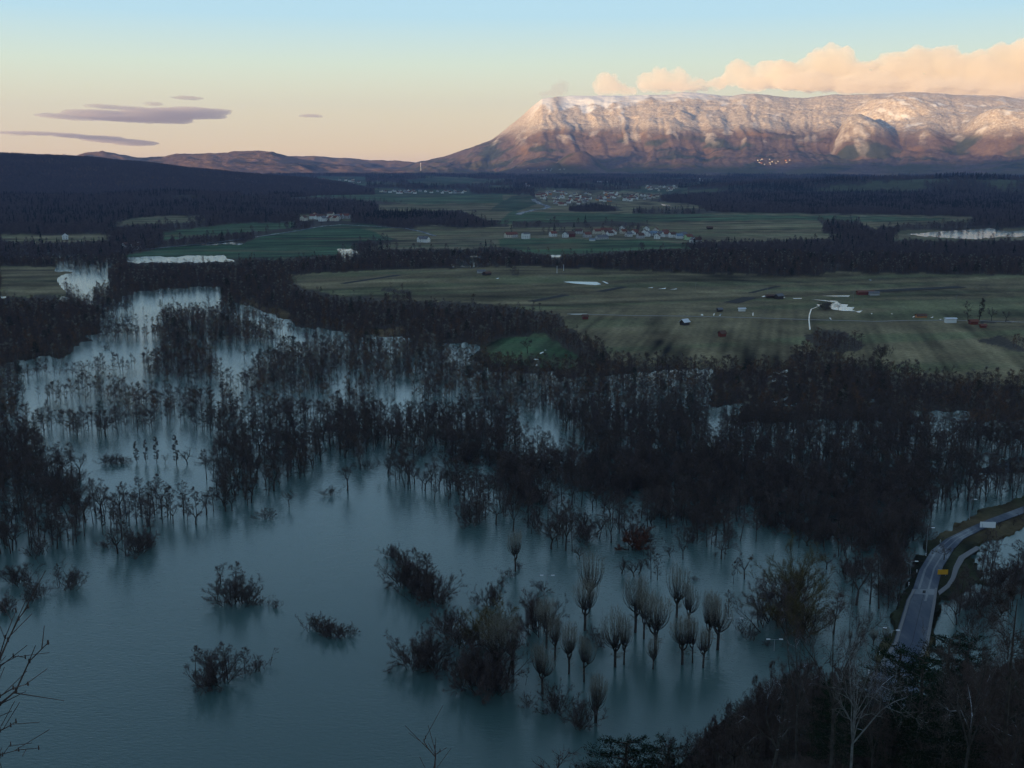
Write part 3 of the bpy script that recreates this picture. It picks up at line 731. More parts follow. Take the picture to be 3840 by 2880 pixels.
# ------------------------------------------------------------------ ground lookup
def ground_z(x, y):
    x = np.atleast_1d(np.asarray(x, float)); y = np.atleast_1d(np.asarray(y, float))
    fx, fy = classify(x, y); u, v = WARPED(fx, fy)
    land = look_s(LAND, u, v)
    r = np.hypot(x, y); hz = hill_z(x, y)
    z = -1.5 + (base_z(r) + bump_z(x, y) + 1.85) * np.clip(land, 0, 1)
    return np.where(hz > .3, np.maximum(hz - .3, z), z)
def at_px(fx, fy, z=0.0):
    a, b, c = ray(fx, fy); k = (z - CAM_H) / c; return a * k, b * k
def place_px(fx, fy):
    z = 0.0
    for _ in range(12):
        x, y = at_px(fx, fy, z); z2 = max(0.0, float(ground_z(x, y)[0])); z = .5 * z + .5 * z2
    return x, y, z
def height_px(x, y, z, top_fy):
    # height of an upright thing at (x, y, z) whose top shows at row top_fy
    k = (1440 - top_fy) / FPX
    # (y*sp + Z*cp) / (y*cp - Z*sp) = k, Z = top - CAM_H
    Z = y * (k * cp - sp_) / (cp + k * sp_)
    return Z + CAM_H - z

# ------------------------------------------------------------------ trees
def bark(name, c, c2, dens=.25, snowy=0):
    t = NT(name); oi = t.n.new('ShaderNodeObjectInfo'); n = t.noise(2.0, 3, .6, t.pos())
    col = t.mix(c, c2, oi.outputs['Random']); col = t.mix(col, t.ramp(n, [(.3, .6), (.7, 1.4)]), 1, 'MULTIPLY')
    if snowy:
        g = t.n.new('ShaderNodeNewGeometry'); sp = t.n.new('ShaderNodeSeparateXYZ'); t.l.new(g.outputs['Normal'], sp.inputs[0])
        m = t.mix(t.ramp(sp.outputs['Z'], [(.45, 0), (.65, 1)]), t.ramp(t.noise(.5, 3, .6, t.pos()), [(.50, 0), (.58, 1)]), 1, 'MULTIPLY')
        col = t.mix(col, (.42, .44, .48), m)
    t.color(col); t.b.inputs['Specular IOR Level'].default_value = .05; return t.m
M_BARK = bark('bark_dark', (.050, .042, .036), (.075, .064, .056))
M_TWIG = bark('twigs_dark', (.070, .052, .047), (.105, .078, .070))
M_TWIG_G = bark('twigs_grey', (.17, .155, .125), (.22, .20, .16))
M_TWIG_O = bark('twigs_olive', (.095, .074, .030), (.125, .095, .040))
M_TWIG_R = bark('twigs_red', (.110, .042, .026), (.125, .050, .030))
M_BARK_S = bark('bark_snowy', (.055, .050, .046), (.075, .068, .060), snowy=1)
M_BIRCH = bark('bark_pale', (.17, .17, .16), (.2, .2, .19), snowy=1)
M_NEEDLE = bark('needles', (.010, .020, .012), (.016, .030, .016))
M_FAR = bark('far_twigs', (.075, .058, .060), (.12, .092, .088))
M_FARC = bark('far_needles', (.013, .020, .018), (.024, .034, .028))

class Tri:
    def __init__(s): s.v = []; s.f = []
    def tube(s, pts, rads, n=5):
        base = len(s.v); k = len(pts)
        for i, (p, r) in enumerate(zip(pts, rads)):
            d = (pts[min(i + 1, k - 1)] - pts[max(i - 1, 0)]).normalized()
            a = d.orthogonal().normalized(); b = d.cross(a)
            for j in range(n):
                t = 2 * math.pi * j / n
                s.v.append(p + a * (math.cos(t) * r) + b * (math.sin(t) * r))
        for i in range(k - 1):
            for j in range(n):
                j2 = (j + 1) % n
                s.f.append((base + i * n + j, base + i * n + j2, base + (i + 1) * n + j2, base + (i + 1) * n + j))
        s.f.append(tuple(base + (k - 1) * n + j for j in range(n)))
    def sliver(s, p, q, w):
        d = q - p
        sd = d.cross(Vector((random.gauss(0, 1), random.gauss(0, 1), random.gauss(0, 1)))); 
        if sd.length < 1e-6: return
        sd = sd.normalized() * w * .5
        b = len(s.v); s.v += [p - sd, p + sd, q]; s.f.append((b, b + 1, b + 2))
    def leaf(s, p, d, w, l):
        sd = d.cross(Vector((random.gauss(0, 1), random.gauss(0, 1), random.gauss(0, 1)))).normalized() * w
        b = len(s.v); s.v += [p - sd, p + sd, p + d * l + sd * .3, p + d * l - sd * .3]; s.f.append((b, b + 1, b + 2, b + 3))

def rvec(s=1.0): return Vector((random.gauss(0, s), random.gauss(0, s), random.gauss(0, s)))
def limb(T_, TW, p, d, L, r, lev, P):
    n = max(2, P['seg'] - lev); pts = [p.copy()]; rads = [r]; dd = d.normalized()
    for i in range(n):
        dd = (dd + rvec(P['wob']) + Vector((0, 0, P['up'] * (1 if lev else .3)))).normalized()
        p = p + dd * (L / n); pts.append(p.copy()); rads.append(max(r * (1 - .8 * (i + 1) / n), .012))
    T_.tube(pts, rads, 5 if lev < 2 else 3)
    if lev < P['levels']:
        nch = P['ch'][lev]
        for i in range(nch):
            f = random.uniform(P['from'], 1.0) if lev else random.uniform(P['from0'], 1.0)
            k = f * n; a = min(int(k), n - 1); q = pts[a].lerp(pts[a + 1], k - a)
            ax = (pts[a + 1] - pts[a]).normalized(); side = ax.cross(rvec()).normalized()
            nd = (ax * math.cos(P['ang']) + side * math.sin(P['ang'])).normalized()
            limb(T_, TW, q, nd, L * P['dec'] * random.uniform(.6, 1.1) * (1.15 - .45 * f), max(rads[a] * .55, .02), lev + 1, P)
    twn = P['tw'][min(lev, len(P['tw']) - 1)]
    for i in range(twn):
        f = random.uniform(.2, 1.0); k = f * n; a = min(int(k), n - 1); q = pts[a].lerp(pts[a + 1], k - a)
        ax = (pts[a + 1] - pts[a]).normalized(); side = ax.cross(rvec()).normalized()
        nd = (ax * .75 + side * random.uniform(.4, 1.1) + Vector((0, 0, P.get('twup', .2)))).normalized()
        l = P['twl'] * random.uniform(.5, 1.2); TW.sliver(q, q + nd * l, P['tww'])
        if P.get('tw2', 0):
            for _ in range(P['tw2']):
                q2 = q + nd * l * random.uniform(.2, .9)
                n2 = (nd + rvec(.6)).normalized(); TW.sliver(q2, q2 + n2 * l * .5, P['tww'] * .8)

def make_mesh(tri, name, mat):
    me = bpy.data.meshes.new(name); me.from_pydata([tuple(v) for v in tri.v], [], tri.f); me.materials.append(mat); me.update(); return me

def tree_alder(H, tw=1.0, wd=.035, lean=0, narrow=1.0, mb=M_BARK, mt=M_TWIG, seglev=2, start=.32):
    T_, TW = Tri(), Tri(); p = Vector((0, 0, -1.6)); pts = [p.copy()]; n = 8; dd = Vector((lean, 0, 1)).normalized(); R0 = H * .014
    for i in range(n):
        dd = (dd + rvec(.035)).normalized(); dd.z = abs(dd.z); p = p + dd * ((H * .97 + 1.6) / n); pts.append(p.copy())
    rads = [R0 * (1.25 - 1.15 * i / n) for i in range(n + 1)]
    T_.tube(pts, rads, 6)
    nb = int(26 * max(.5, min(1.2, tw)))
    P = dict(seg=4, wob=.10, up=.07, levels=seglev, ch=[0, 4, 3], dec=.5, ang=.75, tw=[8, int(22 * tw), int(20 * tw)], twl=H * .05, tww=wd, tw2=3)
    P['from'] = .25; P['from0'] = .3
    for i in range(nb):
        f = start + (1 - start) * (i + random.random()) / nb; k = f * n; a = min(int(k), n - 1); q = pts[a].lerp(pts[a + 1], k - a)
        t = random.uniform(0, 6.283); prof = (math.sin(min(1, (1 - f) / (1 - start) * 1.05) ** .8 * 2.2) * .8 + .2)
        el = random.uniform(.25, .75)
        d = Vector((math.cos(t), math.sin(t), el))
        limb(T_, TW, q, d, H * .235 * narrow * prof * random.uniform(.7, 1.15), R0 * .35 * (1.1 - f), 1, P)
    return make_mesh(T_, 'trunk', mb), make_mesh(TW, 'crown', mt)
def tree_oak(H, tw=1.0, wd=.035, mb=M_BARK, mt=M_TWIG, spread=1.0, fork=.28, levels=3, rk=.024):
    T_, TW = Tri(), Tri(); R0 = H * rk
    pts = [Vector((0, 0, -1.6)), Vector((.02 * H * random.gauss(0, 1), 0, H * fork * .5)), Vector((.04 * H * random.gauss(0, 1), .03 * H * random.gauss(0, 1), H * fork))]
    T_.tube(pts, [R0 * 1.3, R0, R0 * .85], 6)
    P = dict(seg=5, wob=.17, up=.05, levels=levels, ch=[4, 4, 3, 2], dec=.55, ang=.8, tw=[10, int(20 * tw), int(16 * tw), int(8 * tw)], twl=H * .055, tww=wd, tw2=2)
    P['from'] = .15; P['from0'] = .2
    m = random.randint(4, 6)
    for i in range(m):
        t = 2 * math.pi * (i + random.random() * .6) / m; el = random.uniform(.7, 2.6) / spread
        d = Vector((math.cos(t), math.sin(t), el)); limb(T_, TW, pts[-1], d, H * (.50 if el > .8 else .44) * random.uniform(.85, 1.1), R0 * .55, 0, P)
    return make_mesh(T_, 'trunk', mb), make_mesh(TW, 'crown', mt)
def tree_pollard(H, tw=1.0, wd=.04, rods=90, mt=M_TWIG_G):
    T_, TW = Tri(), Tri(); R0 = H * .020; hk = H * random.uniform(.26, .34)
    T_.tube([Vector((0, 0, -1.6)), Vector((random.gauss(0, .1), 0, hk * .6)), Vector((random.gauss(0, .15), 0, hk))], [R0 * 1.15, R0, R0 * 1.05], 7)
    heads = []; m = random.randint(3, 6)
    for i in range(m):
        t = 2 * math.pi * (i + random.random() * .5) / m; rr_ = H * random.uniform(.02, .085)
        e = Vector((math.cos(t) * rr_, math.sin(t) * rr_, hk + H * random.uniform(.05, .13)))
        T_.tube([Vector((0, 0, hk - .3)), Vector((math.cos(t) * rr_ * .8, math.sin(t) * rr_ * .8, hk + H * .05)), e], [R0 * .8, R0 * .55, R0 * .5], 5); heads.append(e)
    for i in range(int(rods)):
        h = random.choice(heads); t = random.uniform(0, 6.283); a = random.random() ** .6 * (.75 + .35 * math.sin(t + H * 7 + rods))
        ex = Vector((math.cos(t), math.sin(t), 0)) * a
        L = (H - h.z) * (1.04 - .26 * a ** 2.0) * random.uniform(.80, 1.04)
        p = h.copy(); pts = [p.copy()]
        for k in range(5):
            dd = (ex * (1.15, .75, .38, .10, -.08)[k] + Vector((0, 0, .75 + .12 * k)) + rvec(.06)).normalized(); p = p + dd * (L / 5); pts.append(p.copy())
        T_.tube(pts[:4], [.07, .05, .035, .022], 3)
        TW.sliver(pts[3], pts[5], .04)
        for _ in range(int(20 * tw)):
            k = .4 + 4.6 * random.random() ** .5; j = min(int(k), 4); q = pts[j].lerp(pts[j + 1], k - j)
            nd = (Vector((0, 0, .9)) + ex * .3 + rvec(.4)).normalized(); TW.sliver(q, q + nd * H * random.uniform(.05, .11), wd)
    for i in range(10):
        t = random.uniform(0, 6.283); z = hk * random.uniform(.55, 1); q = Vector((math.cos(t), math.sin(t), random.uniform(-.1, .5))).normalized()
        for _ in range(14): TW.sliver(Vector((0, 0, z)) + q * random.uniform(0, .09) * H, Vector((0, 0, z)) + (q + rvec(.25)) * H * random.uniform(.08, .17), wd)
    return make_mesh(T_, 'trunk', M_BARK), make_mesh(TW, 'crown', mt)
def tree_bush(H, tw=1.0, wd=.04, stems=16, spread=.7, mt=M_TWIG):
    T_, TW = Tri(), Tri(); P = dict(seg=4, wob=.13, up=.08, levels=2, ch=[4, 2, 2], dec=.5, ang=.6, tw=[int(18 * tw), int(16 * tw), int(10 * tw)], twl=H * .10, tww=wd * .72, tw2=2)
    P['from'] = .2; P['from0'] = .15
    for i in range(stems):
        t = random.uniform(0, 6.283); el = random.uniform(.5, 3)
        p = Vector((random.gauss(0, .12 * H * spread), random.gauss(0, .12 * H * spread), -.8))
        limb(T_, TW, p, Vector((math.cos(t), math.sin(t), el)), (H + .8) * random.uniform(.6, .95), H * .012, 0, P)
    return make_mesh(T_, 'stems', M_BARK), make_mesh(TW, 'crown', mt)
def tree_pine(H, den=1.0, wd=.16, flat_top=True):
    T_, TW = Tri(), Tri(); R0 = H * .016
    pts = [Vector((0, 0, -1)), Vector((.1, .1, H * .5)), Vector((.2, 0, H * .95))]; T_.tube(pts, [R0 * 1.2, R0 * .8, R0 * .2], 6)
    nb = 46
    for i in range(nb):
        f = .32 + .66 * i / nb; z = H * f; t = i * 2.4 + random.random(); L = H * (.26 * (1 - f) ** .55 + .05) * random.uniform(.7, 1.2)
        d = Vector((math.cos(t), math.sin(t), .12 + .5 * (f - .4))).normalized(); p = Vector((.12, .05, z)); q = p + d * L
        T_.tube([p, p.lerp(q, .5) + Vector((0, 0, -.02 * L)), q], [R0 * .3, R0 * .18, .02], 3)
        for _ in range(int(170 * den * (L / (H * .2)))):
            k = random.uniform(.35, 1.05); c = p.lerp(q, k) + Vector((random.gauss(0, .12 * L), random.gauss(0, .12 * L), random.gauss(0, .022 * L)))
            TW.leaf(c, (d * .4 + rvec(.5) + Vector((0, 0, .35))).normalized(), wd * .22, wd * 1.7)
    return make_mesh(T_, 'trunk', M_BARK), make_mesh(TW, 'crown', M_NEEDLE)
def tree_mid(H, n=420, w=.11, mt=M_TWIG, narrow=1.0, low=.3, one=True):
    T_ = Tri(); R0 = H * .013
    top = Vector((random.gauss(0, .03) * H, random.gauss(0, .03) * H, H * .95))
    T_.tube([Vector((0, 0, -1.6)), top * .5, top], [R0 * 1.2, R0 * .8, R0 * .15], 3)
    br = []
    for i in range(14):
        f = low + (1 - low) * random.random(); t = random.uniform(0, 6.283); p = top * f
        L = H * .24 * narrow * (math.sin((1 - f) / (1 - low) * 2.3) * .75 + .3)
        q = p + Vector((math.cos(t), math.sin(t), random.uniform(.3, 1.1))).normalized() * L; br.append((p, q)); T_.sliver(p, q, R0 * .9)
    for i in range(n):
        p, q = random.choice(br); c = p.lerp(q, random.uniform(.25, 1.1)) + rvec(H * .022)
        d = ((q - p).normalized() * .6 + Vector((0, 0, .35)) + rvec(.5)).normalized(); T_.sliver(c, c + d * H * random.uniform(.06, .12), w)
    me = make_mesh(T_, 'tree', mt); return me
def tree_far(H, n=90, w=.5, mt=M_FAR):
    T_ = Tri(); T_.sliver(Vector((0, 0, -1)), Vector((0, 0, H)), .6)
    for i in range(n):
        t = random.uniform(0, 6.283); f = random.uniform(.15, 1); rr_ = H * .24 * math.sin(min(1, (1.05 - f) * 1.5) * 1.57) * random.random() ** .5
        c = Vector((math.cos(t) * rr_, math.sin(t) * rr_, H * f * .93)); d = Vector((random.gauss(0, .4), random.gauss(0, .4), 1)).normalized(); T_.sliver(c, c + d * H * .16, w)
    return make_mesh(T_, 'tree', mt)
def tree_farcon(H, w=.6):
    T_ = Tri()
    for i in range(75):
        f = random.random(); t = random.uniform(0, 6.283); rr_ = H * .17 * (1 - f); c = Vector((0, 0, H * (.1 + .88 * f)))
        q = c + Vector((math.cos(t) * rr_, math.sin(t) * rr_, -.06 * H * (1 - f) - .1)); T_.sliver(q, c + Vector((0, 0, .07 * H)), w * 1.6)
    return make_mesh(T_, 'tree', M_FARC)

H0 = 15.0
LIB = {
 'alder': [tree_alder(H0, 1.0, .024, 0, nw, start=st) for nw, st in ((1.0, .3), (.85, .4), (1.15, .25), (.8, .48), (1.0, .2))],
 'lean': [tree_alder(H0, .6, .034, .25, .8, start=.5), tree_alder(H0, .6, .034, -.22, .9, start=.4)],
 'oak': [tree_oak(H0, .9, .024, spread=s, fork=f) for s, f in ((1.3, .22), (1.0, .3), (1.6, .3))],
 'fork': [tree_oak(H0, .75, .030, spread=.7, fork=.1, levels=2), tree_oak(H0, .75, .030, spread=.85, fork=.16, levels=2)],
 'pollard': [tree_pollard(H0, 1.0, .034, r) for r in (90, 105, 80, 95)],
 'bush': [tree_bush(6.0, 1.3, .034, 18, 1.3), tree_bush(6.0, 1.3, .034, 14, 1.0), tree_bush(6.0, 1.1, .034, 22, 1.7)],
 'dark': [tree_bush(10.0, 2.2, .05, 26, 1.2), tree_bush(10.0, 2.2, .05, 30, 1.6)],
 'willow': [tree_bush(11.0, 1.9, .05, 34, 1.2, M_TWIG_O), tree_bush(11.0, 1.7, .05, 30, .9, M_TWIG_O)],
 'reddish': [tree_bush(6.0, 2.2, .07, 20, 1.2, M_TWIG_R)],
 'pine': [tree_pine(16.0), tree_pine(16.0, .9)],
 'poplar': [tree_alder(H0, 1.3, .034, 0, .45, start=.18), tree_alder(H0, 1.1, .034, 0, .38, start=.25)],
 'snowy': [tree_oak(20.0, .6, .022, M_BARK_S, M_TWIG, .42, .5, 3, .014), tree_oak(20.0, .6, .022, M_BARK_S, M_TWIG, .38, .55, 3, .013), tree_alder(20.0, .8, .024, .06, .9, M_BARK_S, start=.4)],
 'birch': [tree_oak(20.0, .25, .03, M_BIRCH, M_TWIG, .6, .5, 3, .012)],
}
HREF = {'bush': 6.0, 'dark': 10.0, 'willow': 11.0, 'reddish': 6.0, 'pine': 16.0, 'snowy': 20.0, 'birch': 20.0}
NAMES = {'alder': ('bare_tree', 'tree'), 'lean': ('bare_tree', 'tree'), 'oak': ('spreading_tree', 'tree'), 'fork': ('forked_tree', 'tree'), 'pollard': ('pollard_tree', 'tree'), 'bush': ('bush', 'bush'), 'dark': ('dense_bush', 'bush'),
         'willow': ('willow_bush', 'bush'), 'reddish': ('leafy_bush', 'bush'), 'pine': ('pine_tree', 'tree'), 'poplar': ('poplar_tree', 'tree'), 'snowy': ('snowy_tree', 'tree'), 'birch': ('pale_trunked_tree', 'tree')}
N_OBJ = 0
def plant(kind, x, y, z, H, label, group=None, wide=1.0, var=None, rot=None, tilt=0):
    global N_OBJ
    if kind == 'pollard': wide *= random.uniform(.95, 1.25); H *= random.uniform(1.0, 1.1); tilt = random.uniform(-.05, .05)
    tm, cm = LIB[kind][random.randrange(len(LIB[kind])) if var is None else var % len(LIB[kind])]
    nm, cat = NAMES[kind]
    e = bpy.data.objects.new(nm, None); e.empty_display_size = .5; COL.objects.link(e)
    e.location = (x, y, z); s = H / HREF.get(kind, H0)
    e.scale = (s * wide, s * wide, s); e.rotation_euler = (tilt, 0, random.uniform(0, 6.283) if rot is None else rot)
    for nmp, m in (('stems' if 'bush' in nm else 'trunk', tm), ('crown', cm)):
        c = bpy.data.objects.new(nmp, m); COL.objects.link(c); c.parent = e
    set_props(e, label, cat, group); N_OBJ += 1
    return e
PLANTED = []
def plant_px(kind, tile, x, yb, yt, label, group=None, wide=1.0, **k):
    (bx_, by_), (_, ty_) = T(tile, [(x, yb), (x, yt)])
    X_, Y_ = at_px(bx_, by_, 0); H = height_px(X_, Y_, 0, ty_); PLANTED.append((X_, Y_))
    gz = float(ground_z(X_, Y_)[0])
    return plant(kind, X_, Y_, gz if gz > 0 else 0.0, max(1.5, H), label, group, wide, **k)

# trees standing alone or in countable rows in the open water
L = [
 ('pollard', 'A', 1150, 492, -25, 'tall pollard standing alone on open water above two small round bushes', 1.0),
 ('bush', 'A', 1195, 462, 365, 'sapling close to the right of the lone tall pollard trunk', .8),
 ('bush', 'A', 1050, 560, 452, 'round bush left below the lone tall pollard', 1.2),
 ('bush', 'A', 955, 668, 560, 'single small bush on open water between the lone pollard and the dark clump', 1.0),
 ('bush', 'A', 630, 918, 775, 'thin leafless sapling on the water left of the dark olive clump', .7),
 ('dark', 'A', 850, 930, 632, 'dark rounded bush tree topping the olive clump', .75),
 ('willow', 'A', 830, 1420, 900, 'large olive brown willow crown in the middle of the dark clump', .9),
 ('dark', 'A', 280, 1270, 935, 'egg shaped dark bush left of the olive clump', .85),
 ('bush', 'A', 470, 1440, 1045, 'wide loose bush leaning over the water below the egg shaped bush', 1.3),
 ('dark', 'A', 560, 1430, 1190, 'low dark bush at the right end of the wide loose bush', .9),
 ('bush', 'A', 1500, 745, 585, 'small bushy crown rising above the dark tree beside the street lamp', 1.1),
 ('dark', 'A', 1400, 1260, 745, 'tall dark bushy tree right of the open channel, below the street lamp', .8),
 ('pollard', 'A', 1452, 1345, 900, 'pollard half hidden behind the tall dark bushy tree', .75),
 ('pollard', 'A', 1552, 1490, 905, 'pollard first to the right of the tall dark bushy tree', .85),
 ('pollard', 'A', 1660, 1640, 1100, 'slim pollard with two upright stems in the middle of the grove', .9),
 ('pollard', 'A', 2050, 1260, 600, 'dark dense pollard whose crown hides the one behind it', 1.1),
 ('pollard', 'A', 2110, 960, 245, 'tall pollard behind the dark dense one, its crown against open water', .95),
 ('fork', 'A', 1980, 335, 20, 'crooked low tree with a looped branch over the water', 1.0),
 ('pollard', 'C', 1115, 445, -262, 'stout pollard right of the dark clump with a side knob on its trunk', 1.0),
 ('lean', 'C', 1020, 610, -300, 'tree with a long leaning trunk beside the stout pollard', .9),
 ('pollard', 'C', 900, 560, -330, 'pollard rising out of the dark clump, left of the leaning trunk', .95),
 ('pollard', 'C', 1845, 440, -212, 'pollard with a wide vase shaped crown in the centre of the grove', .9),
 ('pollard', 'C', 2040, 545, -40, 'double headed pollard with a low side branch on its left', .95),
 ('pollard', 'C', 1500, 700, 100, 'pollard with a broad olive crown in front of the slim two stemmed one', 1.1),
 ('lean', 'C', 1280, 585, 330, 'broken stub of a tree with a bent side branch', .6),
 ('bush', 'C', 1690, 920, 650, 'thin dark sapling in front of the pollard grove', .8),
 ('bush', 'C', 1985, 1140, 850, 'small bare tree standing lowest left in the pollard grove', .9),
 ('bush', 'C', 1310, 880, 700, 'stump with a few upright shoots at the lower left of the grove', .7),
 ('pollard', 'C', 2182, 1075, 590, 'pollard standing frontmost of all in open water, dark trunk clear of the others', 1.0),
 ('dark', 'C', 430, 480, 250, 'low bush at the left tip of the dark clump', .8),
 ('dark', 'C', 580, 590, 185, 'bush with reddish twigs at the front of the dark clump', 1.0),
 ('dark', 'C', 760, 590, 30, 'densest bush in the heart of the dark clump', 1.0),
 ('alder', 'C', 660, 570, -80, 'thin tree with a kinked trunk at the front of the dark clump', .6),
 ('dark', 'C', 890, 650, 150, 'bush at the right foot of the dark clump', .9),
 ('fork', 'B', 455, 522, 250, 'open forked tree with a long branch reaching far left', 1.3),
 ('fork', 'B', 495, 512, 225, 'narrow stem close to the far reaching forked tree', .5),
 ('fork', 'B', 610, 555, 215, 'forked tree with three upright stems next to the far reaching one', 1.0),
 ('fork', 'B', 680, 532, 225, 'forked tree bending right over the water', 1.0),
 ('alder', 'B', 835, 592, 90, 'straight slim tree right of the group of forked trees', .8),
 ('alder', 'B', 915, 605, 255, 'short tree leaning beside the straight slim one', .9),
 ('fork', 'B', 1080, 310, 20, 'bare tree at the left of the fallen arching trunk', .9),
 ('oak', 'B', 1250, 335, 20, 'bare tree growing over the fallen arching trunk', .85),
 ('oak', 'B', 1745, 335, -40, 'large many stemmed tree at the right edge of open water', 1.0),
 ('alder', 'B', 1790, 335, 10, 'straight trunk beside the large many stemmed tree', .8),
 ('fork', 'B', 1660, 335, 185, 'small bent tree left of the large many stemmed tree', .8),
 ('alder', 'B', 1900, 660, 370, 'single dark trunk standing forward of its group', .7),
 ('oak', 'B', 2045, 595, 220, 'leaning tree with trailing low branches near the single dark trunk', .9),
 ('alder', 'B', 1955, 525, 310, 'thin tree between the single dark trunk and the leaning tree', .8),
 ('pollard', 'B', 630, 1285, 590, 'broad dark pollard at the rear left of the right hand group', 1.1),
 ('pollard', 'B', 740, 1370, 740, 'pollard with a forked head right of the broad dark one', .9),
 ('pollard', 'B', 888, 1560, 820, 'tall pollard with a full fan crown, third from the broad dark one', 1.0),
 ('pollard', 'B', 1165, 1090, 430, 'rearmost pollard with a pale wispy crown and thick dark trunk', .95),
 ('pollard', 'B', 1315, 1240, 700, 'pollard just right of the rearmost one, neat oval crown', .85),
 ('pollard', 'B', 368, 1730, 1005, 'pollard with a tall rounded crown, left of a thinner twin', .95),
 ('pollard', 'B', 485, 1700, 1085, 'thinner twin right of the tall rounded pollard', .85),
 ('pollard', 'B', 1580, 1480, 830, 'pollard behind the one at the right end of the grove', .85),
 ('pollard', 'B', 1695, 1510, 840, 'pollard at the right end of the grove with many drooping side twigs', 1.05),
 ('pollard', 'B', 1238, 1700, 1090, 'pollard in the front right of the grove with a misty olive crown', 1.1),
 ('pollard', 'B', 1372, 1680, 1140, 'slender pollard between two fuller ones in the front right', .75),
 ('pollard', 'B', 1510, 1740, 1230, 'low pollard in the front right beside the slender one', .95),
 ('pollard', 'B', 860, 1760, 1370, 'short pollard half hidden under the full fan crown', .95),
 ('alder', 'B', 1835, 1135, 750, 'dark narrow conifer shaped tree at the far right of the grove', .8),
 ('bush', 'B', 2005, 1285, 1130, 'round bush beside the thin lamp post in the water', 1.1),
 ('bush', 'B', 2110, 1365, 1180, 'bush between the round bush and the bare spike', .9),
 ('fork', 'B', 2165, 1395, 1135, 'bare spike of a dead tree with one bent arm', .6),
 ('bush', 'B', 100, 1395, 1210, 'dark shrub on the left under the dense pollards', .9),
 ('bush', 'B', 170, 1475, 1290, 'second shrub in the low row left of the twin pollards', .9),
 ('bush', 'B', 1390, 605, 550, 'tiny tuft of twigs breaking the water', 1.2),
 ('pollard', 7, 1468, 1398, 1120, 'lone short pollard nearest the shore with a clean dark trunk', .85),
 ('bush', 7, 1375, 1420, 1235, 'small bare tree left of the lone short pollard', .9),
 ('bush', 7, 1240, 1335, 1175, 'small bare tree farther left along the same row', .8),
 ('dark', 7, 290, 438, 370, 'small bush at the upper left tip of the slanting island', 1.1),
 ('dark', 7, 345, 490, 395, 'second bush from the tip of the slanting island', 1.0),
 ('dark', 7, 365, 590, 450, 'bush at the left flank of the slanting island', 1.1),
 ('alder', 7, 452, 640, 395, 'tallest tree of the slanting island', 1.0),
 ('alder', 7, 500, 660, 430, 'tree next to the tallest on the slanting island', 1.0),
 ('dark', 7, 420, 610, 480, 'dense bush under the tallest tree of the slanting island', 1.2),
 ('dark', 7, 520, 680, 520, 'dark bush right of the trees on the slanting island', 1.1),
 ('dark', 7, 470, 670, 560, 'low bush at the foot of the slanting island', 1.2),
 ('dark', 7, 575, 715, 625, 'last bush at the lower right tip of the slanting island', .9),
 ('dark', 7, 440, 1070, 890, 'left half of the round island of bushes', 1.1),
 ('dark', 7, 505, 1085, 920, 'right half of the round island of bushes', 1.1),
 ('alder', 7, 468, 1040, 885, 'trunk rising through the round island of bushes', .9),
 ('bush', 7, 592, 1090, 1010, 'thin sapling right of the round island', .6),
 ('alder', 7, 535, 108, 10, 'slim tree at the left end of the diagonal row', .7),
 ('alder', 7, 617, 152, 40, 'second tree down the diagonal row', .8),
 ('alder', 7, 690, 165, -30, 'tall tree in the upper part of the diagonal row', .9),
 ('alder', 7, 737, 175, -10, 'conical tree beside the tall one in the diagonal row', .7),
 ('dark', 7, 745, 245, 110, 'dark bush at the front of the diagonal row', 1.0),
 ('alder', 7, 782, 248, 70, 'tree in front of the dark bush on the diagonal row', .9),
 ('alder', 7, 830, 232, 75, 'thin pole like tree left of the open crowned one', .5),
 ('oak', 7, 892, 258, 70, 'open crowned tree standing apart with clear forked limbs', .85),
 ('oak', 7, 990, 295, 90, 'tree with bare arching limbs directly above the lone tall pollard', .8),
 ('lean', 7, 1092, 310, 160, 'leaning trunk right of the arching limbed tree', .8),
 ('oak', 7, 1210, 398, 170, 'tree with long low branches over the water', 1.0),
 ('alder', 7, 1247, 392, 190, 'slim stem by the tree with long low branches', .5),
 ('oak', 7, 1292, 405, 150, 'straight trunked tree with rounded crown by two thin stems', .75),
 ('alder', 7, 1330, 412, 130, 'pair of thin stems near the crooked tree', .6),
 ('alder', 7, 1190, 240, 60, 'tree behind the long branched one', 1.0),
 ('reddish', 7, 1690, 395, 282, 'tree still holding rusty red leaves at the end of the long row', 1.3),
 ('lean', 7, 1745, 440, 320, 'dead crooked tree right of the rusty red one', .7),
 ('oak', 4, 38, 1560, 1375, 'round oak standing alone at the mouth of the channel', 1.0),
 ('bush', 6, 1905, 88, 32, 'small dark bush just left of the lone round oak', 1.2),
 ('oak', 6, 1665, 155, 40, 'spiky open tree off the wooded tongue', .75),
 ('bush', 6, 1522, 220, 150, 'low bush on the water below the wooded tongue', 1.1),
 ('oak', 6, 1130, 258, 90, 'broad tree at the front edge of the wooded tongue', 1.0),
 ('oak', 6, 1270, 600, 462, 'spreading tree at the upper left of the upper island', .9),
 ('alder', 6, 1355, 700, 482, 'tallest tree on the upper island', 1.1),
 ('alder', 6, 1395, 695, 520, 'tree right of the tallest on the upper island', 1.0),
 ('dark', 6, 1330, 705, 560, 'bush at the foot of the upper island', 1.1),
 ('dark', 6, 1425, 700, 600, 'bush at the right of the upper island', 1.0),
 ('bush', 6, 1500, 718, 672, 'low bush trailing right from the upper island', 1.3),
 ('bush', 6, 1580, 732, 685, 'last low bush of the trail beyond the upper island', 1.1),
 ('dark', 6, 1825, 860, 780, 'left end of the low bush bar in open water', 1.1),
 ('dark', 6, 1890, 888, 812, 'middle of the low bush bar in open water', 1.2),
 ('dark', 6, 1950, 905, 830, 'right part of the low bush bar in open water', 1.1),
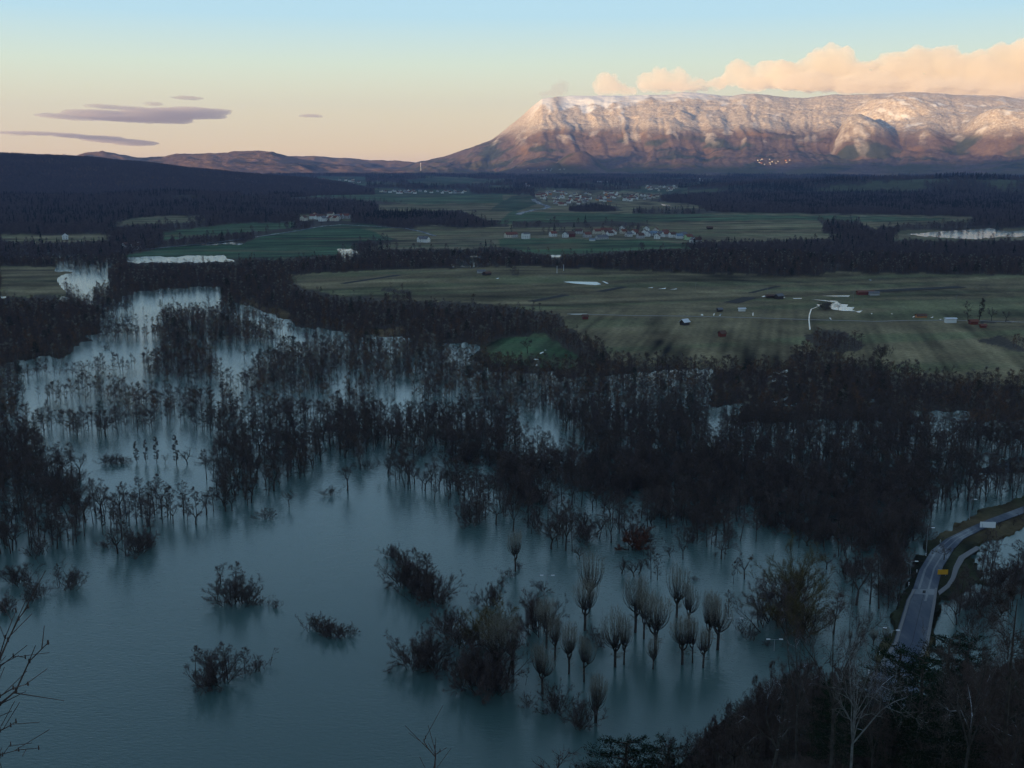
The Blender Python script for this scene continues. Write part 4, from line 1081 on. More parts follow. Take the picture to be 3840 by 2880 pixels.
 ('bush', 6, 2012, 890, 828, 'small bush at the right tip of the low bush bar', 1.0),
 ('alder', 6, 1125, 1112, 958, 'leafy looking tree at the left of the lower island', 1.1),
 ('dark', 6, 1235, 1165, 975, 'dense rounded tree in the middle of the lower island', 1.0),
 ('alder', 6, 1312, 1150, 922, 'tallest tree on the lower island', 1.1),
 ('dark', 6, 1205, 1185, 1075, 'low bush in front of the lower island', 1.1),
 ('alder', 6, 1290, 1165, 980, 'narrow tree beside the tallest on the lower island', .9),
 ('alder', 6, 1412, 1115, 962, 'conical tree on the right side of the lower island', 1.15),
 ('bush', 6, 1480, 1095, 1015, 'bush trailing off the right of the lower island', 1.4),
 ('oak', 6, 680, 425, 215, 'tree with wide forked limbs in front of the left wood', .9),
 ('alder', 6, 722, 435, 230, 'tree beside the wide forked one in front of the left wood', .8),
 ('dark', 6, 790, 415, 275, 'bush clump at the front of the left wood', 1.0),
 ('dark', 6, 850, 385, 300, 'bush farther right along the left wood front', 1.0),
 ('bush', 6, 610, 390, 350, 'fallen branches lying on the water before the left wood', 1.6),
 ('bush', 6, 240, 672, 588, 'rounded bush at the lower left shore', 1.2),
 ('bush', 6, 187, 690, 580, 'thin bush left of the rounded one', .8),
 ('alder', 6, 345, 620, 482, 'taller bush tree in the small group off the left wood', .8),
 ('bush', 6, 400, 618, 500, 'spiky shrub right of the taller bush tree', 1.0),
 ('bush', 6, 440, 600, 505, 'outermost spiky shrub of the small left group', .9),
 ('dark', 6, 25, 755, 678, 'dark bush cut by the left edge of the picture', 1.2),
 ('dark', 6, 105, 598, 480, 'dark bush in the left shallows under the wood', 1.2),
 ('willow', 8, 700, 885, 600, 'big olive brown willow mass left of the road', 1.0),
 ('willow', 8, 655, 700, 400, 'rear olive willow behind the big one', .9),
 ('dark', 8, 540, 820, 580, 'grey bush hugging the left side of the olive willow', 1.0),
 ('oak', 8, 830, 515, 385, 'flat topped small tree in open water right of the willows', 1.0),
 ('fork', 8, 810, 560, 490, 'low fallen tree in the water below the flat topped one', 1.2),
 ('alder', 8, 870, 890, 655, 'layered dark tree right of the big willow', 1.25),
 ('bush', 8, 488, 955, 915, 'tiny bush on the water beside the thin lamp post', 1.2),
 ('oak', 8, 1000, 720, 440, 'wide branching tree on the left bank of the road water', 1.0),
 ('alder', 8, 1080, 715, 440, 'tall dark tree in the flooded stand by the road', 1.1),
 ('alder', 8, 1130, 740, 420, 'second tall dark tree in the stand by the road', 1.0),
 ('alder', 8, 1185, 735, 460, 'tree closest to the road in the flooded stand', .9),
 ('alder', 8, 1240, 730, 470, 'last tree of the flooded stand at the embankment', .8),
 ('pollard', 8, 962, 945, 870, 'smallest pruned tree in the row by the road', 1.0),
 ('pollard', 8, 1025, 945, 862, 'second pruned tree in the row by the road', 1.3),
 ('pollard', 8, 1098, 950, 862, 'third pruned tree in the row by the road', 1.3),
 ('pollard', 8, 1168, 935, 852, 'pruned tree in the row nearest to the road', 1.3),
 ('pollard', 'R', 1825, 300, 185, 'small pruned tree at the left of the wet car park', 1.0),
 ('pollard', 'R', 1942, 320, 200, 'second small pruned tree on the wet car park', .9),
 ('pollard', 'R', 2055, 330, 110, 'third pruned tree on the wet car park', .8),
 ('pollard', 'R', 2178, 360, 120, 'rightmost pruned tree on the wet car park', .8),
 ('oak', 'R', 1735, 1130, 950, 'small spreading tree on the strip between road and path', 1.0),
 ('fork', 'R', 1890, 1010, 840, 'slim tree on the strip between road and path', .8),
 ('fork', 'R', 2070, 960, 780, 'bare tree beside the path near the right edge', .9),
 ('fork', 'R', 2170, 900, 760, 'tree at the right edge reflected in the pool', .8),
 ('oak', 'R', 1170, 1440, 1190, 'low spreading tree overhanging the road bend', 1.1),
 ('alder', 8, 1930, 500, 340, 'layered tree cut by the right edge over the pool', 1.3),
 ('alder', 5, 1775, 505, 385, 'crooked roadside tree at the field track near the right edge', 1.0),
 ('poplar', 5, 1842, 508, 360, 'tallest poplar in the field near the right edge', 1.2),
 ('oak', 5, 1920, 508, 400, 'bare tree right of the tallest poplar', .7),
 ('oak', 5, 2010, 512, 435, 'bare low tree at the end of the field tree group', 1.1),
 ('oak', 5, 968, 440, 390, 'round little tree standing in the bright field puddle', 1.0),
 ('dark', 5, 888, 440, 380, 'dark bush left of the bright field puddle', 1.0),
 ('dark', 5, 1240, 725, 655, 'lone dark bush on the slope of the big field', .9),
 ('oak', 4, 1158, 708, 605, 'lone tree on the small green meadow', 1.0),
 ('oak', 4, 1003, 840, 730, 'bare tree at the lower edge of the green meadow', .8),
 ('poplar', 4, 1308, 580, 500, 'tree at the corner of the wood by the green meadow', 1.0),
 ('oak', 5, 200, 850, 720, 'large bare tree at the lower left rim of the big field', 1.0),
 ('oak', 5, 425, 815, 725, 'wide bare tree right of the large one on the field rim', 1.2),
 ('oak', 4, 855, 1390, 1240, 'tree over the end of the narrow channel', 1.0),
 ('bush', 4, 930, 1520, 1455, 'round bush standing in the narrow channel', 1.3),
 ('poplar', 3, 855, 1385, 1250, 'slim tree on the low island row in the left lagoon', 1.0),
 ('poplar', 3, 910, 1385, 1240, 'second slim tree on the low island row', .8),
 ('poplar', 3, 975, 1385, 1225, 'third slim tree on the low island row', .9),
 ('fork', 3, 1028, 1390, 1310, 'small thin tree between the slim and the forked ones on the island row', .8),
 ('poplar', 3, 1098, 1395, 1215, 'tallest tree on the low island row', .9),
 ('fork', 3, 1165, 1392, 1225, 'forked tree at the right end of the low island row', .8),
 ('dark', 3, 690, 1390, 1335, 'low bush mass at the left end of the island row', 1.6),
 ('dark', 3, 760, 1392, 1345, 'second low bush of the island row', 1.5),
 ('bush', 3, 1290, 1390, 1350, 'reedy bush right of the island row', 2.0),
 ('bush', 3, 663, 676, 650, 'tiny bush alone in the upper left lagoon', 1.2),
 ('oak', 3, 1520, 740, 665, 'flat crowned tree in the upper channel', 1.0),
 ('oak', 3, 1578, 740, 675, 'small tree right of the flat crowned one', .8),
 ('oak', 4, 310, 1045, 955, 'small conical tree standing alone in the middle lagoon', .8),
 ('oak', 4, 402, 1030, 980, 'tiny spreading tree at the corner of the middle lagoon', 1.3),
]
for (k, tl, x, yb, yt, lab, wd) in L:
    plant_px(k, tl, x, yb, yt, lab, None, wd)

# ------------------------------------------------------------------ woods: the nearest trees one by one, the rest as masses
PA = np.array(PLANTED)
def scatter(r0, r1, spacing, dthr=1.0, seed=1, azm=28.5):
    g = np.random.default_rng(seed)
    xs = np.arange(-r1 * .56, r1 * .56, spacing); ys = np.arange(r0 * .8, r1, spacing)
    XX, YY = np.meshgrid(xs, ys); XX = XX.ravel(); YY = YY.ravel()
    XX = XX + g.uniform(-.5, .5, len(XX)) * spacing; YY = YY + g.uniform(-.5, .5, len(YY)) * spacing
    r = np.hypot(XX, YY); a = np.degrees(np.arctan2(XX, YY))
    m = (r > r0) & (r < r1) & (np.abs(a) < azm); XX, YY, r = XX[m], YY[m], r[m]
    fx, fy = classify(XX, YY); u, v = WARPED(fx, fy)
    d = look(DEN, u, v)
    cl = fbm(XX / 55, YY / 55, 3, 19)
    rows_n = fbm(XX / 34, YY / 34, 3, 119)
    d = np.where(r[:len(XX)] > 1500, d, np.where(d > .8, np.where(rows_n < -.42, .35, d), np.where(rows_n > .46 - .95 * d, .92, .004) * (d > 0.005)))
    zz_ = np.maximum(0, ground_z(XX, YY)); fx2, fy2 = project(XX, YY, zz_ + 8.0)
    d2 = look(DEN, fx2, fy2); d = np.where((fy < 1300) & (d2 < .25), d * .03, d)
    m = (g.random(len(XX)) < d * dthr) & (hill_z(XX, YY) < .3)
    c = look(CON, u, v)
    return XX[m], YY[m], c[m], g
REGION = [(0, 1500, 0, 2060, 'bare tree in the left shore wood'), (0, 1500, 0, 9999, 'bare tree in the left shallows'),
          (1500, 2300, 0, 2300, 'bare tree in the mid lake belt'), (2300, 3000, 0, 2400, 'bare tree at the dense wood edge'), (3000, 9999, 0, 9999, 'bare tree in the roadside flooded wood')]
x, y, c_, g = scatter(150, 520, 4.3, .94, 3)
if len(PA):
    dm = np.min(np.hypot(x[:, None] - PA[None, :, 0], y[:, None] - PA[None, :, 1]), axis=1); k = dm > 4.5; x, y, c_ = x[k], y[k], c_[k]
# keep clear of the road
k = road_bump(x, y) < .05; x, y, c_ = x[k], y[k], c_[k]
order = np.argsort(np.hypot(x, y)); x, y = x[order], y[order]
NEAR_N = 150
zz = np.maximum(ground_z(x, y), 0)
print('near candidates', len(x))
for i in range(min(NEAR_N, len(x))):
    fx, fy = project(x[i], y[i], 0)
    lab = next((l for a, b, c, d, l in REGION if a <= fx < b and fy < d), 'bare tree in open flood water')
    kind = random.choice(['alder', 'alder', 'alder', 'oak', 'lean', 'bush', 'dark', 'fork'])
    H = random.uniform(8.5, 13) if kind not in ('bush', 'dark') else random.uniform(3.5, 7.5)
    if kind in ('bush', 'dark'): lab = lab.replace('bare tree', 'bush')
    grp = lab.replace('bare tree', 'bare trees').replace('bush in', 'bushes in').replace('bush at', 'bushes at')
    plant(kind, x[i], y[i], zz[i], H, lab, grp, random.uniform(.75, 1.1))

def merged(name, tm, cm):
    v = [tuple(p.co) for p in tm.vertices]; f = [tuple(p.vertices) for p in tm.polygons]; nf = len(f); b = len(v)
    v += [tuple(p.co) for p in cm.vertices]; f += [tuple(i + b for i in p.vertices) for p in cm.polygons]
    me = bpy.data.meshes.new(name); me.from_pydata(v, [], f); me.materials.append(tm.materials[0]); me.materials.append(cm.materials[0])
    me.polygons.foreach_set('material_index', [0] * nf + [1] * (len(f) - nf)); me.update(); return me
def proto_collection(name, meshes):
    c = bpy.data.collections.new(name)
    for i, m in enumerate(meshes):
        o = bpy.data.objects.new('%s_%02d' % (name, i), m); c.objects.link(o)
    return c
def gn_tree(name, coll):
    ng = bpy.data.node_groups.new(name, 'GeometryNodeTree')
    ng.interface.new_socket('Geometry', in_out='INPUT', socket_type='NodeSocketGeometry'); ng.interface.new_socket('Geometry', in_out='OUTPUT', socket_type='NodeSocketGeometry')
    n, l = ng.nodes, ng.links
    gi = n.new('NodeGroupInput'); go = n.new('NodeGroupOutput'); ip = n.new('GeometryNodeInstanceOnPoints'); ci = n.new('GeometryNodeCollectionInfo')
    ci.inputs['Collection'].default_value = coll; ci.inputs['Separate Children'].default_value = True; ci.inputs['Reset Children'].default_value = True
    ip.inputs['Pick Instance'].default_value = True
    def at(nm, ty):
        a = n.new('GeometryNodeInputNamedAttribute'); a.data_type = ty; a.inputs['Name'].default_value = nm; return a.outputs['Attribute']
    l.new(gi.outputs[0], ip.inputs['Points']); l.new(ci.outputs[0], ip.inputs['Instance']); l.new(at('idx', 'INT'), ip.inputs['Instance Index'])
    l.new(at('rot', 'FLOAT_VECTOR'), ip.inputs['Rotation']); l.new(at('scl', 'FLOAT_VECTOR'), ip.inputs['Scale']); l.new(ip.outputs[0], go.inputs[0])
    return ng
def forest(name, label, pts, idx, rotz, scl, coll):
    me = bpy.data.meshes.new(name); me.vertices.add(len(pts)); me.vertices.foreach_set('co', np.asarray(pts, np.float32).ravel())
    a = me.attributes.new('idx', 'INT', 'POINT'); a.data.foreach_set('value', np.asarray(idx, np.int32))
    r = np.zeros((len(pts), 3), np.float32); r[:, 2] = rotz; a = me.attributes.new('rot', 'FLOAT_VECTOR', 'POINT'); a.data.foreach_set('vector', r.ravel())
    a = me.attributes.new('scl', 'FLOAT_VECTOR', 'POINT'); a.data.foreach_set('vector', np.asarray(scl, np.float32).ravel())
    o = bpy.data.objects.new(name, me); COL.objects.link(o); md = o.modifiers.new('trees', 'NODES'); md.node_group = gn_tree(name, coll)
    set_props(o, label, 'woodland', kind='stuff'); print(name, len(pts)); return o
def scl3(g, n, lo, hi, w0=.85, w1=1.15):
    s = g.uniform(lo, hi, n); w = g.uniform(w0, w1, n); return np.stack([s * w, s * w, s], 1)

nearm = [merged('near_%d' % i, *LIB[k][j]) for i, (k, j) in enumerate([('alder', 0), ('alder', 1), ('alder', 2), ('alder', 3), ('alder', 4), ('oak', 0), ('oak', 1), ('lean', 0), ('alder', 4)])]
C_NEAR = proto_collection('near', nearm)
x, y, zz = x[NEAR_N:], y[NEAR_N:], zz[NEAR_N:]; n = len(x)
forest('flooded_wood', 'nearer flooded wood of bare trees standing in the lake', np.stack([x, y, zz], 1), g.integers(0, 9, n), g.uniform(0, 6.28, n), scl3(g, n, .52, .85, .8, 1.2), C_NEAR)
def tmid(*a, **k): return tree_mid(*a, **k)
M_TWIG_B = bark('twigs_brown', (.125, .074, .050), (.15, .09, .06))
midm = [tmid(15, 560, .10, low=.15), tmid(15, 500, .10, narrow=.8, low=.25), tmid(15, 620, .11, narrow=1.25, low=.1), tmid(15, 460, .10, M_TWIG, .65, .2), tmid(15, 560, .11, M_TWIG_B, 1.1, .15), tmid(15, 300, .10, M_TWIG, 1.0, .3),
        tmid(15, 480, .11, M_TWIG, 1.0, .15), tmid(15, 420, .10, M_TWIG_G, .9, .3)]
midp = merged('p', *LIB['pine'][0])
C_MID = proto_collection('mid', midm + [midp])
x, y, c_, g = scatter(520, 1500, 4.5, .92, 5)
if len(PA):
    keep = np.ones(len(x), bool)
    for q in PA: keep &= (np.hypot(x - q[0], y - q[1]) > 5)
    x, y, c_ = x[keep], y[keep], c_[keep]
n = len(x); idx = g.integers(0, 8, n); idx = np.where(g.random(n) < c_ * .9, 8, idx)
forest('mixed_wood', 'belts of bare woodland standing between the flood channels and the fields', np.stack([x, y, np.maximum(0, ground_z(x, y))], 1), idx, g.uniform(0, 6.28, n), scl3(g, n, .36, .70, .75, 1.2), C_MID)
x, y, c_, g = scatter(240, 1500, 5.5, .7, 15)      # undergrowth
k = hill_z(x, y) < .1; x, y = x[k], y[k]; u_, v_ = WARPED(*classify(x, y)); k = look(DEN, u_, v_) > .86; x, y = x[k], y[k]; n = len(x)
C_UND = proto_collection('under', [merged('u%d' % i, *LIB['bush'][i]) for i in range(1)] + [tree_mid(6, 200, .12, low=.05, narrow=1.6), tree_mid(6, 240, .12, M_TWIG_B, low=.05, narrow=1.8)])
forest('undergrowth', 'bushes and young growth under the bare woodland', np.stack([x, y, np.maximum(0, ground_z(x, y))], 1), np.where(np.hypot(x, y) < 450, 0, g.integers(1, 3, n)), g.uniform(0, 6.28, n), scl3(g, n, .5, 1.1, 1.0, 1.7), C_UND)
farm = [tree_far(15, 95, .5), tree_far(15, 80, .55), tree_far(15, 110, .5), tree_farcon(19), tree_farcon(22)]
C_FAR = proto_collection('far', farm)
x, y, c_, g = scatter(1500, 4200, 9.0, .9, 7)
n = len(x); patch_c = fbm(x / 160, y / 160, 3, 88); idx = np.where(g.random(n) < c_ * (.45 + 1.6 * patch_c), g.integers(3, 5, n), g.integers(0, 3, n))
forest('distant_wood', 'dark woodland around the far fields and villages', np.stack([x, y, ground_z(x, y)], 1), idx, g.uniform(0, 6.28, n), scl3(g, n, .55, .95, 1.1, 1.6), C_FAR)
x, y, c_, g = scatter(4200, 9400, 19.0, 1.5, 9)
pf = fbm(x / 420, y / 620, 4, 63); fx_, fy_ = classify(x, y); u_, v_ = WARPED(fx_, fy_)
k = ((pf < .08) | (g.random(len(x)) < .05)) & (look(FLD, u_, v_) < .5); x, y = x[k], y[k]; n = len(x)
pc = fbm(x / 300, y / 300, 3, 12); idx = np.where(pc > .12, g.integers(3, 5, n), g.integers(0, 3, n))
forest('far_valley_wood', 'scattered woods and hedges on the far valley floor', np.stack([x, y, ground_z(x, y)], 1), idx, g.uniform(0, 6.28, n), scl3(g, n, .7, 1.2, 1.1, 1.8), C_FAR)
# ridge trees
m = (qZ > 1) & (np.hypot(qX, qY) < 5700); px0, py0, pz0 = qX[m], qY[m], qZ[m]
k = rng.random(len(px0)) < .9; px0, py0, pz0 = px0[k], py0[k], pz0[k]
reps = 3; px1 = np.repeat(px0, reps) + rng.uniform(-8, 8, len(px0) * reps); py1 = np.repeat(py0, reps) + rng.uniform(-8, 8, len(px0) * reps); pz1 = np.repeat(pz0, reps) - 2; n = len(px1)
forest('ridge_wood', 'leafless wood covering the dark ridge on the left', np.stack([px1, py1, pz1], 1), rng.integers(0, 3, n), rng.uniform(0, 6.28, n), scl3(rng, n, .6, 1.0, 1, 1.5), C_FAR)

# slope trees below the viewpoint, lower right
def az_r(fx, fy, r):
    a, b, c = ray(fx, fy); k = r / math.hypot(a, b); return a * k, b * k
SL = []
def slope_tree(kind, fx, fy, r, label, group=None, wide=1.0, **k):
    for _ in range(30):
        x, y = az_r(fx, fy, r); z = max(0, float(ground_z(x, y)[0])); H = height_px(x, y, z, fy)
        if H <= 25 or r < 105: break
        r -= 3
    H = min(H, 25); SL.append((x, y))
    if kind in ('snowy', 'oak', 'fork', 'birch', 'alder'): wide *= .72
    return plant(kind, x, y, z - .3, H, label, group, wide, **k)
slope_tree('snowy', 3150, 2330, 96, 'big snow dusted tree with a thick ivy clad trunk, tallest on the slope', wide=.9, var=1)
slope_tree('birch', 3225, 2420, 84, 'tree with a long pale snow streaked trunk right of the tallest slope tree', wide=.8)
slope_tree('snowy', 3020, 2370, 108, 'dark forked tree left of the tallest slope tree', wide=.8, var=0)
slope_tree('snowy', 2900, 2560, 92, 'tree spreading long snowy limbs to the left over the water', wide=1.3, var=0)
slope_tree('alder', 2855, 2530, 150, 'narrow reddish tree at the water edge with a feathery top', wide=.9)
slope_tree('alder', 2905, 2478, 158, 'thin pointed tree right of the narrow reddish one', wide=.6)
slope_tree('alder', 2830, 2560, 146, 'second narrow tree at the water edge', wide=.9)
slope_tree('fork', 2625, 2720, 140, 'group of bare upright stems at the foot of the slope', wide=.6)
slope_tree('fork', 2660, 2700, 138, 'bare spiky stems just right of the first group', wide=.6)
slope_tree('oak', 2760, 2690, 140, 'rounded twiggy tree at the shore of the slope', wide=1.1)
slope_tree('pine', 2355, 2750, 160, 'low dark pine at the bottom edge right of centre', wide=1.5)
slope_tree('pine', 2515, 2775, 155, 'second dark pine at the bottom edge', wide=1.4)
slope_tree('pine', 3390, 2412, 132, 'big dark pine standing in front of the road', wide=1.35)
slope_tree('pine', 3475, 2440, 126, 'dark pine right behind the big one', wide=1.25)
slope_tree('pine', 3568, 2362, 170, 'ragged pine right of the road', wide=1.2)
slope_tree('pine', 3635, 2385, 165, 'pine beside the ragged one', wide=1.2)
slope_tree('snowy', 3752, 2300, 150, 'tall bare tree rising by the pool at the right', wide=.8, var=2)
slope_tree('snowy', 3290, 2565, 100, 'bare tree with bent crown below the road end', wide=.8, var=0)
slope_tree('snowy', 3655, 2470, 95, 'tree with long snowy twigs in the lower right', wide=.9, var=1)
slope_tree('snowy', 3810, 2380, 105, 'bare tree cut by the right edge of the picture', wide=.9, var=2)
slope_tree('alder', 3850, 2160, 190, 'tree with layered branches over the pool, cut by the right edge', wide=1.2)
slope_tree('bush', 1985, 2835, 175, 'crown tip poking over the bottom edge', wide=1.0)
slope_tree('bush', 2130, 2830, 172, 'second crown tip poking over the bottom edge', wide=1.2)
slope_tree('oak', 2240, 2800, 165, 'bare crown left of the bottom edge pines', wide=1.0)
sky_f = lambda fx: np.interp(fx, [1900, 2200, 2450, 2600, 2720, 2850, 2960, 3060, 3200, 3270, 3420, 3520, 3600, 3700, 3900], [2900, 2860, 2800, 2750, 2640, 2560, 2500, 2450, 2500, 2620, 2600, 2520, 2480, 2430, 2380])
cnt = 0; tries = 0
while cnt < 290 and tries < 16000:
    tries += 1
    a_ = math.radians(random.uniform(1, 28)); r = math.sqrt(random.uniform(78 ** 2, 240 ** 2))
    if cnt < 85: a_ = math.radians(random.uniform(6.5, 15.5)); r = random.uniform(128, 226)
    x, y = r * math.sin(a_), r * math.cos(a_)
    if hill_z(np.array([x]), np.array([y]))[0] < .6: continue
    if any(math.hypot(x - p[0], y - p[1]) < 3.2 for p in SL): continue
    z = float(ground_z(x, y)[0]); fx, fy = project(x, y, z + 12)
    if not (1900 < fx < 3960) or r < 104 or (fx < 3050 and r < 128): continue
    lim = float(sky_f(fx)) + random.uniform(0, 90); Hm = height_px(x, y, z, lim)
    if Hm < 4: continue
    H = min(Hm, random.uniform(13, 21)); _, ft = project(x, y, z + H)
    if ft > 2950: continue
    kind = random.choice(['alder', 'poplar', 'alder', 'oak', 'alder', 'alder', 'snowy', 'poplar', 'poplar', 'fork', 'bush' if H < 9 else 'alder'])
    if H > 8 and kind == 'bush': kind = 'alder'
    if random.random() < .07: kind = 'pine'
    SL.append((x, y)); nm = {'snowy': 'snow dusted bare tree', 'pine': 'dark pine', 'bush': 'bush', 'fork': 'thin forked tree', 'oak': 'twiggy bare tree', 'alder': 'narrow bare tree', 'poplar': 'upright slender tree'}[kind]
    plant(kind, x, y, z - .3, H, nm + ' on the near slope', nm + 's on the near slope', .62 if kind != 'pine' else 1.0); cnt += 1
print('slope trees', cnt)
x, y, g = None, None, np.random.default_rng(4)
aa = np.radians(g.uniform(0, 28, 800)); rr2 = np.sqrt(g.uniform(70 ** 2, 245 ** 2, 800)); x = rr2 * np.sin(aa); y = rr2 * np.cos(aa); hz2 = hill_z(x, y); k = hz2 > .8; x, y = x[k], y[k]; n = len(x)
forest('slope_undergrowth', 'tangle of bushes under the trees of the near slope', np.stack([x, y, ground_z(x, y) - .3], 1), np.zeros(n, int), g.uniform(0, 6.28, n), scl3(g, n, .22, .5), C_UND)

# the sapling whose twigs reach in at the lower left, and one shoot at the bottom edge
def twig_plant(name, label, stems, base):
    e = bpy.data.objects.new(name, None); e.location = base; COL.objects.link(e); B = Vector(base)
    for pts, r in stems:
        T_ = Tri(); P_ = [Vector(p) - B for p in pts]; k = len(P_); T_.tube(P_, [r * (1 - .75 * i / (k - 1)) for i in range(k)], 5)
        for i in range(1, k):
            for _ in range(1):
                a = P_[i - 1].lerp(P_[i], random.random()); d = (P_[i] - P_[i - 1]).normalized(); q = a + (d * .8 + rvec(.45)).normalized() * random.uniform(.15, .6); T_.tube([a, q], [r * .35, .004], 3)
        for i in range(1, k): T_.tube([P_[i] - Vector((0, 0, .02)), P_[i] + Vector((0, 0, .03))], [r * .7, r * .5], 4)
        c = bpy.data.objects.new('branch', make_mesh(T_, 'branch', M_TWIG)); COL.objects.link(c); c.parent = e
    set_props(e, label, 'shrub'); return e
def pr(fx, fy, r): 
    a, b, c = ray(fx, fy); k = r / math.hypot(a, b); return (a * k, b * k, CAM_H + c * k)
bz_ = lambda fx, r: (pr(fx, 2900, r)[0], pr(fx, 2900, r)[1], float(ground_z(pr(fx, 2900, r)[0], pr(fx, 2900, r)[1])[0]))
SB = bz_(-260, 13)
ST = [([(-400, 3100), (-130, 2720), (0, 2640), (60, 2590), (110, 2480), (180, 2410)], .022), ([(-400, 3100), (-100, 2600), (0, 2470), (30, 2400), (70, 2320), (105, 2275)], .018), ([(-330, 3050), (-90, 2700), (0, 2610), (50, 2580), (105, 2565)], .016),
      ([(-330, 3050), (-60, 2560), (0, 2455), (20, 2390), (60, 2290)], .014), ([(-200, 3000), (-40, 2780), (0, 2740), (40, 2720), (60, 2705)], .014), ([(-200, 3000), (-30, 2850), (0, 2830), (70, 2812), (145, 2805)], .013), ([(-400, 3100), (-90, 2650), (0, 2500), (50, 2460), (95, 2465)], .012), ([(-260, 3000), (-40, 2900), (10, 2830), (40, 2790)], .01)]
twig_plant('leafless_shrub', 'leafless shrub whose thin budded twigs reach in from the lower left edge', [([tuple(SB)] + [pr(a, b, 12.5 + .3 * random.random()) for a, b in s], r) for s, r in ST], SB)
SB = bz_(1660, 16)
twig_plant('leafless_shoot', 'single thin shoot rising over the water at the bottom edge left of centre', [([tuple(SB)] + [pr(a, b, 15) for a, b in s], .014) for s in ([(1630, 3000), (1628, 2880), (1634, 2840), (1600, 2800), (1590, 2778), (1596, 2765)], [(1630, 3000), (1632, 2850), (1634, 2830), (1650, 2815)], [(1628, 2900), (1632, 2840), (1630, 2800)])], SB)

# ------------------------------------------------------------------ roads, tracks and puddles
def wet(name, c, rough=.35, spec=.5, sc=.8):
    t = NT(name); n = t.noise(sc, 4, .6, t.pos()); n2 = t.noise(.15, 3, .6, t.pos((1, .25, 1)))
    t.color(t.mix(tuple(v * .7 for v in c), tuple(v * 1.35 for v in c), t.mix(n, n2, .6)))
    t.l.new(t.ramp(n2, [(.35, rough * .6), (.65, min(1, rough * 1.7))]), t.b.inputs['Roughness']); t.b.inputs['Specular IOR Level'].default_value = spec
    return t.m
M_ASPH = wet('asphalt', (.036, .048, .074), .5, .3); M_PATCH = wet('asphalt_patch', (.085, .095, .115), .45); M_GRAVEL = flat_mat('gravel', (.24, .23, .21)); M_CONC = flat_mat('concrete', (.16, .16, .165))
t = NT('puddle_water'); t.b.inputs['Base Color'].default_value = (.05, .06, .06, 1); t.b.inputs['Roughness'].default_value = .16; t.b.inputs['Specular IOR Level'].default_value = 1.0; t.b.inputs['IOR'].default_value = 1.5; M_PUD = t.m
def ribbon(name, left, right, z, mat, label, thick=.25, sub=6, onground=False, kind='structure'):
    def dens(P):
        out = []
        for a, b in zip(P[:-1], P[1:]):
            for i in range(sub): out.append((a[0] + (b[0] - a[0]) * i / sub, a[1] + (b[1] - a[1]) * i / sub))
        return out + [P[-1]]
    Lx, Rx = dens(left), dens(right); V = []
    for a, b in zip(Lx, Rx):
        for q in (a, b):
            if onground: x, y, zg = place_px(*q); zz_ = zg + z
            else: x, y = at_px(q[0], q[1], z); zz_ = z
            V.append((x, y, zz_))
    n = len(Lx); V += [(x, y, zz_ - thick) for x, y, zz_ in V]; F = []
    for i in range(n - 1):
        a = 2 * i; F.append((a, a + 1, a + 3, a + 2)); b = a + 2 * n
        F.append((a, a + 2, b + 2, b)); F.append((a + 1, b + 1, b + 3, a + 3))
    o = mesh_np(name, V, F, mat); set_props(o, label, kind=kind); return o
RL = T(8, [(1010, 1330), (1080, 1140), (1215, 930), (1290, 690), (1325, 630), (1362, 520), (1432, 405), (1515, 340), (1640, 278), (1760, 226), (1966, 150), (2300, 40)])
RR = T(8, [(1400, 1330), (1330, 1140), (1418, 940), (1458, 700), (1468, 620), (1498, 500), (1560, 400), (1615, 340), (1720, 285), (1820, 245), (1990, 180), (2300, 75)])
def lerp_edge(L_, R_, a, b): return [(l[0] + (r[0] - l[0]) * a, l[1] + (r[1] - l[1]) * a) for l, r in zip(L_, R_)], [(l[0] + (r[0] - l[0]) * b, l[1] + (r[1] - l[1]) * b) for l, r in zip(L_, R_)]
ribbon('road', RL, RR, 1.55, M_ASPH, 'wet grey road curving over the flood on its embankment')
a, b = lerp_edge(RL, RR, .03, .12); ribbon('kerb', a[1:5], b[1:5], 1.75, M_CONC, 'low concrete kerb on the left edge of the road'); a, b = lerp_edge(RL, RR, .90, 1.0); ribbon('kerb', a[1:5], b[1:5], 1.75, M_CONC, 'low concrete kerb on the right edge of the road')
a, b = lerp_edge(RL, RR, .52, .535); ribbon('road_seam', a[1:5], b[1:5], 1.556, flat_mat('tar', (.03, .03, .035)), 'dark tar seam down the middle of the road', .002)
a, b = lerp_edge(RL, RR, .20, .30); ribbon('wheel_track', a[4:9], b[4:9], 1.556, M_PATCH, 'pale worn wheel track on the road', .002)
a, b = lerp_edge(RL, RR, .60, .68); ribbon('wheel_track', a[3:9], b[3:9], 1.556, M_PATCH, 'second pale worn wheel track on the road', .002)
ribbon('road_patch', T(8, [(1322, 628), (1314, 655)]), T(8, [(1462, 628), (1458, 662)]), 1.562, M_PATCH, 'pale repaired strip across the road', .002)
ribbon('manhole_cover', T(8, [(1383, 636), (1381, 652)]), T(8, [(1400, 636), (1399, 653)]), 1.566, flat_mat('iron', (.02, .02, .022)), 'dark square cover in the repaired strip', .002, 1)
ribbon('footpath', T(8, [(1470, 640), (1520, 600), (1545, 560), (1560, 500), (1590, 440), (1690, 380)]), T(8, [(1478, 662), (1535, 618), (1568, 570), (1590, 510), (1625, 450), (1715, 392)]), 1.28, M_CONC, 'grey footpath beside the road')
def puddle(tile, pts, label='bright puddle in the field'):
    V = []; 
    for p in T(tile, pts): x, y, z = place_px(*p); V.append((x, y, z + .22))
    o = mesh_np('puddle', V, [tuple(range(len(V)))], M_PUD); set_props(o, label, kind='structure')
puddle(5, [(905, 418), (925, 400), (962, 384), (985, 400), (1030, 403), (1020, 417), (1070, 420), (1055, 438), (1080, 444), (1000, 443), (935, 434)])
